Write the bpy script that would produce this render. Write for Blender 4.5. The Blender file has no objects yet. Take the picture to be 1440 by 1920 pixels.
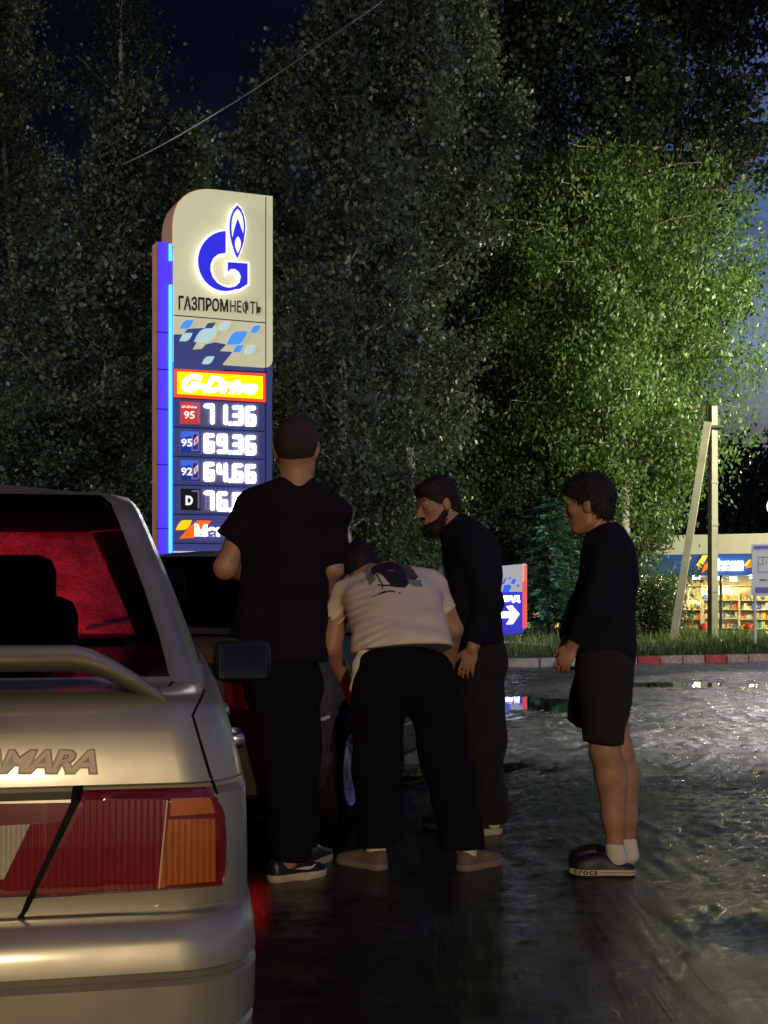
import bpy, bmesh, math, random
import numpy as np
from mathutils import Vector, Matrix, geometry
from mathutils.bvhtree import BVHTree

PI = math.pi
R = math.radians
random.seed(5)
rng = np.random.default_rng(11)
sc = bpy.context.scene
COL = sc.collection

# ------------------------------------------------------------------ camera, sky, exposure
F, CX, HY, CH = 2660.0, 720.0, 1125.0, 1.12      # focal length in photo pixels, centre column, horizon row, eye height
cam_d = bpy.data.cameras.new('camera')
cam_d.sensor_fit = 'VERTICAL'
cam_d.sensor_height = 24.0
cam_d.sensor_width = 18.0
cam_d.lens = 24.0 * F / 1920
cam_d.shift_y = (HY - 960) / 1920
cam_d.clip_end = 2000
cam_d.clip_start = 0.05
cam = bpy.data.objects.new('camera', cam_d)
cam.location = (0, 0, CH)
cam.rotation_euler = (PI / 2, 0, 0)
COL.objects.link(cam)
sc.camera = cam

sc.view_settings.view_transform = 'Standard'
sc.view_settings.look = 'None'
sc.view_settings.exposure = 0.0
sc.view_settings.gamma = 1
sc.view_settings.use_curve_mapping = False
sc.cycles.max_bounces = 8
sc.cycles.transparent_max_bounces = 12
sc.cycles.sample_clamp_indirect = 4
sc.cycles.caustics_reflective = False
sc.cycles.caustics_refractive = False
sc.cycles.use_denoising = True


def W(px, py, d):
    """photo pixel at a real distance -> point"""
    return Vector(((px - CX) / F * d, d, CH - (py - HY) / F * d))


class NT:
    def __init__(s, tree):
        s.t = tree
        s.n = tree.nodes
        s.l = tree.links

    def new(s, typ, **kw):
        nd = s.n.new(typ)
        for k, v in kw.items():
            if k.startswith('i_'):
                key = k[2:].replace('_', ' ')
                nd.inputs[key].default_value = v
            else:
                setattr(nd, k, v)
        return nd

    def link(s, a, b):
        s.l.new(a, b)

    def math(s, op, a, b=None, clamp=False):
        nd = s.n.new('ShaderNodeMath')
        nd.operation = op
        nd.use_clamp = clamp
        for i, v in enumerate((a, b)):
            if v is None:
                continue
            if isinstance(v, (int, float)):
                nd.inputs[i].default_value = v
            else:
                s.l.new(v, nd.inputs[i])
        return nd.outputs[0]

    def ramp(s, fac, stops, interp='LINEAR'):
        nd = s.n.new('ShaderNodeValToRGB')
        nd.color_ramp.interpolation = interp
        el = nd.color_ramp.elements
        while len(el) < len(stops):
            el.new(0.5)
        for e, (p, c) in zip(el, stops):
            e.position = p
            e.color = (c[0], c[1], c[2], 1) if not isinstance(c, (int, float)) else (c, c, c, 1)
        s.l.new(fac, nd.inputs[0])
        return nd.outputs[0]

    def mixc(s, fac, a, b, blend='MIX'):
        nd = s.n.new('ShaderNodeMix')
        nd.data_type = 'RGBA'
        nd.blend_type = blend
        for sock, v in ((nd.inputs[0], fac), (nd.inputs[6], a), (nd.inputs[7], b)):
            if isinstance(v, (int, float)):
                sock.default_value = v
            elif isinstance(v, tuple):
                sock.default_value = (v[0], v[1], v[2], 1)
            else:
                s.l.new(v, sock)
        return nd.outputs[2]


world = bpy.data.worlds.new('World')
sc.world = world
world.use_nodes = True
wt = NT(world.node_tree)
wt.n.clear()
tc = wt.new('ShaderNodeTexCoord')
sep = wt.new('ShaderNodeSeparateXYZ')
wt.link(tc.outputs['Generated'], sep.inputs[0])
# the last dusk: a blue zenith, a paler band above the horizon, brightest to the right (north-east)
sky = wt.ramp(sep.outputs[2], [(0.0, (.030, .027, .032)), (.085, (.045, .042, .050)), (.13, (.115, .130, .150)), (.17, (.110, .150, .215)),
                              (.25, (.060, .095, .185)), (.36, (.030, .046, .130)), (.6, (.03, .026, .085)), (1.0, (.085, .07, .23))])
mp = wt.new('ShaderNodeMapping')
mp.inputs['Scale'].default_value = (3.0, 3.0, 26.0)
mp.inputs['Rotation'].default_value = (0.05, 0.12, 0)
wt.link(tc.outputs['Generated'], mp.inputs[0])
cn = wt.new('ShaderNodeTexNoise', i_Scale=1.7, i_Detail=6.0, i_Roughness=0.6)
wt.link(mp.outputs[0], cn.inputs['Vector'])
cl = wt.ramp(cn.outputs[0], [(.36, 0.72), (.62, 1.2)])
skyc = wt.mixc(1.0, sky, cl, 'MULTIPLY')
az = wt.ramp(wt.math('ADD', wt.math('MULTIPLY', sep.outputs[0], 1.0), 0.5), [(.25, 0.02), (.5, 0.055), (.66, 0.45), (.77, 1.0)])
skyf = wt.mixc(1.0, skyc, az, 'MULTIPLY')
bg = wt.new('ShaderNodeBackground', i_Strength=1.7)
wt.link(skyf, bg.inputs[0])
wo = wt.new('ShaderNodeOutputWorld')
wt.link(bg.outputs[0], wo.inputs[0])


# ------------------------------------------------------------------ helpers
def tag(o, label=None, cat=None, group=None, kind=None):
    if label:
        o['label'] = label
    if cat:
        o['category'] = cat
    if group:
        o['group'] = group
    if kind:
        o['kind'] = kind
    return o


def empty(name, loc=(0, 0, 0), rz=0):
    o = bpy.data.objects.new(name, None)
    o.location = loc
    o.rotation_euler = (0, 0, rz)
    o.empty_display_size = .2
    COL.objects.link(o)
    return o


def add(name, me, mat=None, parent=None, smooth=None):
    if mat is not None:
        for m in (mat if isinstance(mat, (list, tuple)) else [mat]):
            me.materials.append(m)
    o = bpy.data.objects.new(name, me)
    COL.objects.link(o)
    if parent is not None:
        o.parent = parent
    if smooth:
        sm(me, smooth)
    return o


def sm(me, angle=None):
    me.polygons.foreach_set('use_smooth', [True] * len(me.polygons))
    if angle and angle is not True:
        me.set_sharp_from_angle(angle=R(angle))


def mesh_np(name, v, faces):
    me = bpy.data.meshes.new(name)
    me.from_pydata([tuple(p) for p in v], [], [tuple(f) for f in faces])
    me.update()
    return me


def quads_np(name, verts, quads):
    """fast mesh from numpy verts (n,3), quads (m,4)"""
    me = bpy.data.meshes.new(name)
    n, m = len(verts), len(quads)
    me.vertices.add(n)
    me.vertices.foreach_set('co', np.asarray(verts, dtype=np.float32).ravel())
    me.loops.add(m * 4)
    me.loops.foreach_set('vertex_index', np.asarray(quads, dtype=np.int32).ravel())
    me.polygons.add(m)
    me.polygons.foreach_set('loop_start', np.arange(0, m * 4, 4, dtype=np.int32))
    me.update(calc_edges=True)
    me.validate()
    return me


class MB:
    """collects simple shapes into one mesh"""

    def __init__(s):
        s.v = []
        s.f = []

    def grid(s, rows, closed=False):
        b = len(s.v)
        n = len(rows[0])
        for r in rows:
            s.v += [tuple(p) for p in r]
        for i in range(len(rows) - 1):
            for j in range(n if closed else n - 1):
                k = (j + 1) % n
                s.f.append((b + i * n + j, b + i * n + k, b + (i + 1) * n + k, b + (i + 1) * n + j))
        return b

    def box(s, c, h, M=None, bev=0.0):
        cx, cy, cz = c
        hx, hy, hz = h
        pts = []
        if bev <= 0:
            for z in (-1, 1):
                for (x, y) in ((-1, -1), (1, -1), (1, 1), (-1, 1)):
                    pts.append(Vector((cx + x * hx, cy + y * hy, cz + z * hz)))
            fs = [(0, 3, 2, 1), (4, 5, 6, 7), (0, 1, 5, 4), (1, 2, 6, 5), (2, 3, 7, 6), (3, 0, 4, 7)]
            b = len(s.v)
            s.v += [tuple(M @ p) if M else tuple(p) for p in pts]
            s.f += [tuple(b + i for i in f) for f in fs]
        else:
            bm = bmesh.new()
            bmesh.ops.create_cube(bm, size=2)
            for v in bm.verts:
                v.co = Vector((v.co.x * hx, v.co.y * hy, v.co.z * hz))
            bmesh.ops.bevel(bm, geom=bm.edges[:], offset=bev, segments=2, affect='EDGES', profile=.5)
            b = len(s.v)
            bm.verts.index_update()
            for v in bm.verts:
                p = v.co + Vector(c)
                s.v.append(tuple(M @ p) if M else tuple(p))
            for f in bm.faces:
                s.f.append(tuple(b + v.index for v in f.verts))
            bm.free()

    def tube(s, pts, rad, n=8, cap=True):
        pts = [Vector(p) for p in pts]
        if not isinstance(rad, (list, tuple)):
            rad = [rad] * len(pts)
        rows = []
        prev = None
        for i, p in enumerate(pts):
            t = (pts[min(i + 1, len(pts) - 1)] - pts[max(i - 1, 0)]).normalized()
            if prev is None:
                a = Vector((0, 0, 1)) if abs(t.z) < .9 else Vector((1, 0, 0))
                u = t.cross(a).normalized()
            else:
                u = (prev - t * prev.dot(t)).normalized()
            prev = u
            w = t.cross(u)
            rows.append([p + (u * math.cos(2 * PI * k / n) + w * math.sin(2 * PI * k / n)) * rad[i] for k in range(n)])
        b = s.grid(rows, closed=True)
        if cap:
            s.f.append(tuple(b + k for k in reversed(range(n))))
            e = b + (len(rows) - 1) * n
            s.f.append(tuple(e + k for k in range(n)))

    def prism(s, poly, fn, t0, t1):
        """poly: 2D outline, fn(u,v,t) -> 3D; solid between t0 and t1"""
        b = len(s.v)
        n = len(poly)
        tris = geometry.tessellate_polygon([[Vector((p[0], p[1], 0)) for p in poly]])
        for t in (t0, t1):
            s.v += [tuple(fn(p[0], p[1], t)) for p in poly]
        for tr in tris:
            s.f.append((b + tr[0], b + tr[1], b + tr[2]))
            s.f.append((b + n + tr[2], b + n + tr[1], b + n + tr[0]))
        for i in range(n):
            j = (i + 1) % n
            s.f.append((b + i, b + j, b + n + j, b + n + i))

    def lathe(s, prof, M, n=32):
        """prof: (radius, height) pairs turned about local z"""
        rows = []
        for r, h in prof:
            rows.append([M @ Vector((r * math.cos(2 * PI * k / n), r * math.sin(2 * PI * k / n), h)) for k in range(n)])
        s.grid(rows, closed=True)

    def mesh(s, name, recalc=True):
        me = mesh_np(name, s.v, s.f)
        if recalc:
            bm = bmesh.new()
            bm.from_mesh(me)
            bmesh.ops.recalc_face_normals(bm, faces=bm.faces)
            bm.to_mesh(me)
            bm.free()
        return me

    def build(s, name, mat=None, parent=None, smooth=None, recalc=True):
        return add(name, s.mesh(name, recalc), mat, parent, smooth)


def text_mesh(txt, size, extrude=0.0, bold=0.0, align='LEFT', shear=0.0, space=1.0):
    cu = bpy.data.curves.new('txt', 'FONT')
    cu.body = txt
    cu.size = size
    cu.extrude = extrude
    cu.offset = bold
    cu.align_x = align
    cu.shear = shear
    cu.space_character = space
    cu.resolution_u = 3
    o = bpy.data.objects.new('txt', cu)
    COL.objects.link(o)
    dg = bpy.context.evaluated_depsgraph_get()
    me = bpy.data.meshes.new_from_object(o.evaluated_get(dg))
    bpy.data.objects.remove(o)
    bpy.data.curves.remove(cu)
    return me


def fit_mesh(me, fn, box):
    """map text mesh bounding box (x,y) onto fn(u,v,t); box = (u0,v0,u1,v1) in the target's own units"""
    xs = [v.co.x for v in me.vertices]
    ys = [v.co.y for v in me.vertices]
    x0, x1, y0, y1 = min(xs), max(xs), min(ys), max(ys)
    for v in me.vertices:
        a = (v.co.x - x0) / (x1 - x0)
        b = (v.co.y - y0) / (y1 - y0)
        v.co = fn(a, b, v.co.z)
    return me


def mesh_to(me, mat):
    me.materials.clear()
    me.materials.append(mat)
    return me


# ------------------------------------------------------------------ materials
def pmat(name, col, rough=.5, metal=0.0, noise=0.0, nscale=8.0, bump=0.0, bscale=60.0, emit=None, estr=0.0, spec=.5, coat=0.0, coatr=.05, alpha=None, sheen=0.0, rvar=0.0):
    m = bpy.data.materials.new(name)
    m.use_nodes = True
    t = NT(m.node_tree)
    p = t.n['Principled BSDF']
    p.inputs['Base Color'].default_value = (*col, 1)
    p.inputs['Roughness'].default_value = rough
    p.inputs['Metallic'].default_value = metal
    p.inputs['Specular IOR Level'].default_value = spec
    p.inputs['Coat Weight'].default_value = coat
    p.inputs['Coat Roughness'].default_value = coatr
    p.inputs['Sheen Weight'].default_value = sheen
    if emit:
        p.inputs['Emission Color'].default_value = (*emit, 1)
        p.inputs['Emission Strength'].default_value = estr
    if noise > 0 or bump > 0 or rvar > 0:
        tcn = t.new('ShaderNodeTexCoord')
    if noise > 0 or rvar > 0:
        nz = t.new('ShaderNodeTexNoise', i_Scale=nscale, i_Detail=5.0, i_Roughness=.6)
        t.link(tcn.outputs['Object'], nz.inputs['Vector'])
        if noise > 0:
            lo = tuple(max(0, c * (1 - noise)) for c in col)
            hi = tuple(min(1, c * (1 + noise)) for c in col)
            t.link(t.ramp(nz.outputs[0], [(.3, lo), (.7, hi)]), p.inputs['Base Color'])
        if rvar > 0:
            t.link(t.ramp(nz.outputs[0], [(.3, max(0, rough - rvar)), (.7, min(1, rough + rvar))]), p.inputs['Roughness'])
    if bump > 0:
        b2 = t.new('ShaderNodeTexNoise', i_Scale=bscale, i_Detail=4.0)
        t.link(tcn.outputs['Object'], b2.inputs['Vector'])
        bn = t.new('ShaderNodeBump', i_Strength=bump, i_Distance=.01)
        t.link(b2.outputs[0], bn.inputs['Height'])
        t.link(bn.outputs[0], p.inputs['Normal'])
    return m


def emat(name, col, strength):
    m = bpy.data.materials.new(name)
    m.use_nodes = True
    t = NT(m.node_tree)
    t.n.clear()
    e = t.new('ShaderNodeEmission', i_Strength=strength)
    e.inputs[0].default_value = (*col, 1)
    o = t.new('ShaderNodeOutputMaterial')
    t.link(e.outputs[0], o.inputs[0])
    return m


def leafmat(name, c0, c1, c2, rough=.40):
    m = bpy.data.materials.new(name)
    m.use_nodes = True
    t = NT(m.node_tree)
    t.n.clear()
    g = t.new('ShaderNodeNewGeometry')
    col = t.ramp(g.outputs['Random Per Island'], [(0, c0), (.55, c1), (1, c2)])
    d = t.new('ShaderNodeBsdfPrincipled', i_Roughness=rough)
    d.inputs['Specular IOR Level'].default_value = .45
    t.link(col, d.inputs['Base Color'])
    tr = t.new('ShaderNodeBsdfTranslucent')
    t.link(col, tr.inputs[0])
    mx = t.new('ShaderNodeMixShader', i_Fac=.3)
    t.link(d.outputs[0], mx.inputs[1])
    t.link(tr.outputs[0], mx.inputs[2])
    o = t.new('ShaderNodeOutputMaterial')
    t.link(mx.outputs[0], o.inputs[0])
    return m


def glassmat(name, tint=(.6, .65, .65), refl=.06, dirt=0.0, dirtcol=(.5, .5, .5)):
    """thin pane: mostly see-through, mirror at grazing angles, a film of dirt that scatters light"""
    m = bpy.data.materials.new(name)
    m.use_nodes = True
    t = NT(m.node_tree)
    t.n.clear()
    tr = t.new('ShaderNodeBsdfTransparent')
    tr.inputs[0].default_value = (*tint, 1)
    gl = t.new('ShaderNodeBsdfGlossy', i_Roughness=.02)
    lw = t.new('ShaderNodeFresnel', i_IOR=1.5)
    mx = t.new('ShaderNodeMixShader')
    t.link(lw.outputs[0], mx.inputs[0])
    t.link(tr.outputs[0], mx.inputs[1])
    t.link(gl.outputs[0], mx.inputs[2])
    last = mx
    if dirt > 0:
        tcn = t.new('ShaderNodeTexCoord')
        nz = t.new('ShaderNodeTexNoise', i_Scale=7.0, i_Detail=8.0, i_Roughness=.7)
        t.link(tcn.outputs['Object'], nz.inputs['Vector'])
        vo = t.new('ShaderNodeTexVoronoi', i_Scale=70.0)
        t.link(tcn.outputs['Object'], vo.inputs['Vector'])
        fac = t.math('MULTIPLY', t.ramp(nz.outputs[0], [(.35, dirt * .35), (.7, dirt)]), t.ramp(vo.outputs[0], [(.1, 1.0), (.6, .6)]))
        tl = t.new('ShaderNodeBsdfTranslucent')
        tl.inputs[0].default_value = (*dirtcol, 1)
        m2 = t.new('ShaderNodeMixShader')
        t.link(fac, m2.inputs[0])
        t.link(mx.outputs[0], m2.inputs[1])
        t.link(tl.outputs[0], m2.inputs[2])
        last = m2
    o = t.new('ShaderNodeOutputMaterial')
    t.link(last.outputs[0], o.inputs[0])
    return m


# ------------------------------------------------------------------ smooth solids (signed distance -> one continuous surface)
class SDF:
    def __init__(s, k=.02):
        s.p = []
        s.k = k
        s.mods = []
        s.cuts = []

    def cone(s, a, b, ra, rb, k=None, clip=False):
        s.p.append(('c', np.array(a, float), np.array(b, float), ra, rb, s.k if k is None else k, clip))
        return s

    def chain(s, pts, rads, k=None):
        for i in range(len(pts) - 1):
            s.cone(pts[i], pts[i + 1], rads[i], rads[i + 1], k)
        return s

    def ell(s, c, r, M=None, k=None):
        """ellipsoid; M columns are its own axes"""
        s.p.append(('e', np.array(c, float), np.array(r, float), np.eye(3) if M is None else np.array(M, float), 0, s.k if k is None else k))
        return s

    def cut(s, point, normal):
        """remove what lies on the side the normal points to"""
        s.cuts.append((np.array(point, float), np.array(normal, float) / np.linalg.norm(normal)))
        return s

    def disp(s, fn):
        s.mods.append(fn)
        return s

    def surface(s, h=.008):
        lo, hi = [], []
        for p in s.p:
            if p[0] == 'c':
                m = max(p[3], p[4])
                lo.append(np.minimum(p[1], p[2]) - m)
                hi.append(np.maximum(p[1], p[2]) + m)
            else:
                m = p[2].max()
                lo.append(p[1] - m)
                hi.append(p[1] + m)
        pad = .035 + 3 * h
        o = np.min(lo, axis=0) - pad
        e = np.max(hi, axis=0) + pad
        n = np.ceil((e - o) / h).astype(int) + 1
        Fd = np.full(n, 1.0, dtype=np.float32)
        ax = [o[i] + h * np.arange(n[i]) for i in range(3)]
        for p, l_, h_ in zip(s.p, lo, hi):
            k = p[5]
            m = k + 3 * h + .012
            i0 = np.maximum(np.floor((l_ - m - o) / h).astype(int), 0)
            i1 = np.minimum(np.ceil((h_ + m - o) / h).astype(int) + 1, n)
            X, Y, Z = np.meshgrid(ax[0][i0[0]:i1[0]], ax[1][i0[1]:i1[1]], ax[2][i0[2]:i1[2]], indexing='ij')
            if p[0] == 'c':
                a, b, ra, rb = p[1], p[2], p[3], p[4]
                ba = b - a
                L = max(float(ba @ ba), 1e-9)
                px, py, pz = X - a[0], Y - a[1], Z - a[2]
                t = np.clip((px * ba[0] + py * ba[1] + pz * ba[2]) / L, 0, 1)
                d = np.sqrt((px - t * ba[0]) ** 2 + (py - t * ba[1]) ** 2 + (pz - t * ba[2]) ** 2) - (ra + (rb - ra) * t)
                if p[6]:
                    d = np.maximum(d, ((px - ba[0]) * ba[0] + (py - ba[1]) * ba[1] + (pz - ba[2]) * ba[2]) / math.sqrt(L))
            else:
                c, r, M = p[1], p[2], p[3]
                px, py, pz = X - c[0], Y - c[1], Z - c[2]
                q = [px * M[0, j] + py * M[1, j] + pz * M[2, j] for j in range(3)]
                k0 = np.sqrt(sum((q[j] / r[j]) ** 2 for j in range(3)))
                k1 = np.sqrt(sum((q[j] / r[j] ** 2) ** 2 for j in range(3)))
                d = k0 * (k0 - 1) / np.maximum(k1, 1e-6)
            S = Fd[i0[0]:i1[0], i0[1]:i1[1], i0[2]:i1[2]]
            d = d.astype(np.float32)
            if k > 1e-6:
                hh = np.clip(.5 + .5 * (S - d) / k, 0, 1)
                S[...] = S * (1 - hh) + d * hh - k * hh * (1 - hh)
            else:
                S[...] = np.minimum(S, d)
        if s.mods or s.cuts:
            X, Y, Z = np.meshgrid(*ax, indexing='ij')
            for fn in s.mods:
                Fd += fn(X, Y, Z).astype(np.float32)
            for c, nn in s.cuts:
                Fd = np.maximum(Fd, ((X - c[0]) * nn[0] + (Y - c[1]) * nn[1] + (Z - c[2]) * nn[2]).astype(np.float32))
        # surface nets
        S = Fd < 0
        acc = np.zeros(tuple(n - 1), dtype=np.uint8)
        offs = [(i, j, k) for i in (0, 1) for j in (0, 1) for k in (0, 1)]
        for (i, j, k) in offs:
            acc += S[i:n[0] - 1 + i, j:n[1] - 1 + j, k:n[2] - 1 + k]
        mix = (acc > 0) & (acc < 8)
        idx = np.full(tuple(n - 1), -1, dtype=np.int64)
        ci = np.argwhere(mix)
        idx[mix] = np.arange(len(ci))
        cv = {of: Fd[ci[:, 0] + of[0], ci[:, 1] + of[1], ci[:, 2] + of[2]] for of in offs}
        P = np.zeros((len(ci), 3))
        C = np.zeros(len(ci))
        for a in offs:
            for axn in range(3):
                if a[axn] == 0:
                    b = tuple(1 if q == axn else a[q] for q in range(3))
                    va, vb = cv[a], cv[b]
                    m = (va < 0) != (vb < 0)
                    t = np.where(m, va / np.where(m, va - vb, 1), 0)
                    pt = np.array(a, float)[None, :] + t[:, None] * (np.array(b, float) - np.array(a, float))[None, :]
                    P[m] += pt[m]
                    C[m] += 1
        V = o + h * (ci + P / C[:, None])
        Q = []
        for axn in range(3):
            sl0 = [slice(1, -1)] * 3
            sl1 = [slice(1, -1)] * 3
            sl0[axn] = slice(0, -1)
            sl1[axn] = slice(1, None)
            A, B = S[tuple(sl0)], S[tuple(sl1)]
            e = np.argwhere(A != B)
            if not len(e):
                continue
            inside = A[e[:, 0], e[:, 1], e[:, 2]]
            base = e + 1
            base[:, axn] -= 1
            u, w = (axn + 1) % 3, (axn + 2) % 3
            def cell(du, dw):
                c = base.copy()
                c[:, u] -= du
                c[:, w] -= dw
                return idx[c[:, 0], c[:, 1], c[:, 2]]
            q = np.stack([cell(1, 1), cell(0, 1), cell(0, 0), cell(1, 0)], 1)
            q[~inside] = q[~inside][:, ::-1]
            Q.append(q)
        Q = np.concatenate(Q)
        Q = Q[(Q >= 0).all(1)]
        return V, Q

    def build(s, name, mat, parent, h=.008, smooth_it=1, origin=None):
        V, Q = s.surface(h)
        for _ in range(smooth_it):
            acc = np.zeros_like(V)
            cnt = np.zeros(len(V))
            for i in range(4):
                for j in ((i + 1) % 4, (i - 1) % 4):
                    np.add.at(acc, Q[:, i], V[Q[:, j]])
                    np.add.at(cnt, Q[:, i], 1)
            V = V * .45 + .55 * acc / np.maximum(cnt, 1)[:, None]
        if origin is not None:
            V = V - np.array(origin)
        me = quads_np(name, V, Q)
        sm(me)
        return add(name, me, mat, parent)


# value noise for geometry
def _hash(ix, iy, seed):
    h = (ix * 374761393 + iy * 668265263 + seed * 974634) & 0x7fffffff
    h = ((h ^ (h >> 13)) * 1274126177) & 0x7fffffff
    return ((h ^ (h >> 16)) & 0xffff) / 65535.0


def vnoise(x, y, seed=0):
    ix = np.floor(x).astype(np.int64)
    iy = np.floor(y).astype(np.int64)
    fx, fy = x - ix, y - iy
    fx = fx * fx * (3 - 2 * fx)
    fy = fy * fy * (3 - 2 * fy)
    a = _hash(ix, iy, seed)
    b = _hash(ix + 1, iy, seed)
    c = _hash(ix, iy + 1, seed)
    d = _hash(ix + 1, iy + 1, seed)
    return (a * (1 - fx) + b * fx) * (1 - fy) + (c * (1 - fx) + d * fx) * fy


def fbm(x, y, oct=4, seed=0):
    s, a, t = 0, 1, 0
    for o in range(oct):
        s = s + a * vnoise(x * 2 ** o, y * 2 ** o, seed + o * 17)
        t += a
        a *= .5
    return s / t


# ------------------------------------------------------------------ the ground
KERB = [(-30.0, 22.0), (-8.0, 22.6), (2.0, 23.6), (4.2, 24.6), (7.5, 26.0), (14.0, 26.4), (60.0, 26.5)]


def kerb_y(x):
    return np.interp(x, [k[0] for k in KERB], [k[1] for k in KERB])


def rut_centre(y):
    return np.interp(y, [0, 3, 5, 7.4, 11, 15, 19, 24], [1.3, 1.05, .85, .62, 2.2, 4.6, 8.0, 13.0])


PUDDLES = [(2.6, 6.6, .30, .22, .03),  (3.2, 8.2, .8, .45, .06), (1.55, 15.6, 1.3, .9, .06), (-1.4, 8.6, 1.0, .9, .05),
           (.6, 9.6, .7, .5, .04), (-.9, 14.0, 2.0, 1.5, .05), (5.2, 13.0, 1.4, .6, .05), (3.8, 19.0, 1.5, .8, .05), (1.25, 4.6, .25, .3, .02)]


def ground_h(X, Y):
    u = X - rut_centre(Y)
    h = .026 * (fbm(X * .8 + 3, Y * .8, 5, 1) - .47)
    far = np.clip((Y - 5.0) / 4, 0, 1)
    mask = np.clip((fbm(X * .5 + 9, Y * .25, 2, 61) - .32) * 4, 0, 1)
    h += (.014 + .018 * far) * (fbm(u * 3.6, Y * .30, 5, 7) - .5) * (.4 + .6 * mask)
    h += (.014 + .016 * far) * (np.abs(fbm(u * 14.0, Y * 1.0, 4, 23) - .5) * 2 - .35) * mask
    h += (.006 + .012 * far) * (fbm(u * 27.0, Y * 1.6, 2, 29) - .5)
    h += .010 * (fbm(X * 13, Y * 13, 3, 41) - .5) + (.004 + .006 * far) * (np.abs(fbm(X * 24, Y * 20, 2, 43) - .5) * 2 - .35)
    near_smooth = np.clip(1.45 - .18 * Y - .30 * np.clip(X - .8, 0, 2), 0, .75)
    h *= 1 - near_smooth * .95
    for (x, y, a, b, dp) in PUDDLES:
        q = ((X - x) / a) ** 2 + ((Y - y) / b) ** 2
        h -= dp * np.exp(-q * 1.2)
    return h + .008


def ground_sheet(name, xs, ys, fn):
    X, Y = np.meshgrid(xs, ys, indexing='ij')
    Z = fn(X, Y)
    V = np.stack([X, Y, Z], -1).reshape(-1, 3)
    n, m = len(xs), len(ys)
    i, j = np.meshgrid(np.arange(n - 1), np.arange(m - 1), indexing='ij')
    a = (i * m + j).ravel()
    Q = np.stack([a, a + m, a + m + 1, a + 1], 1)
    me = quads_np(name, V, Q)
    sm(me)
    return me


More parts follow.
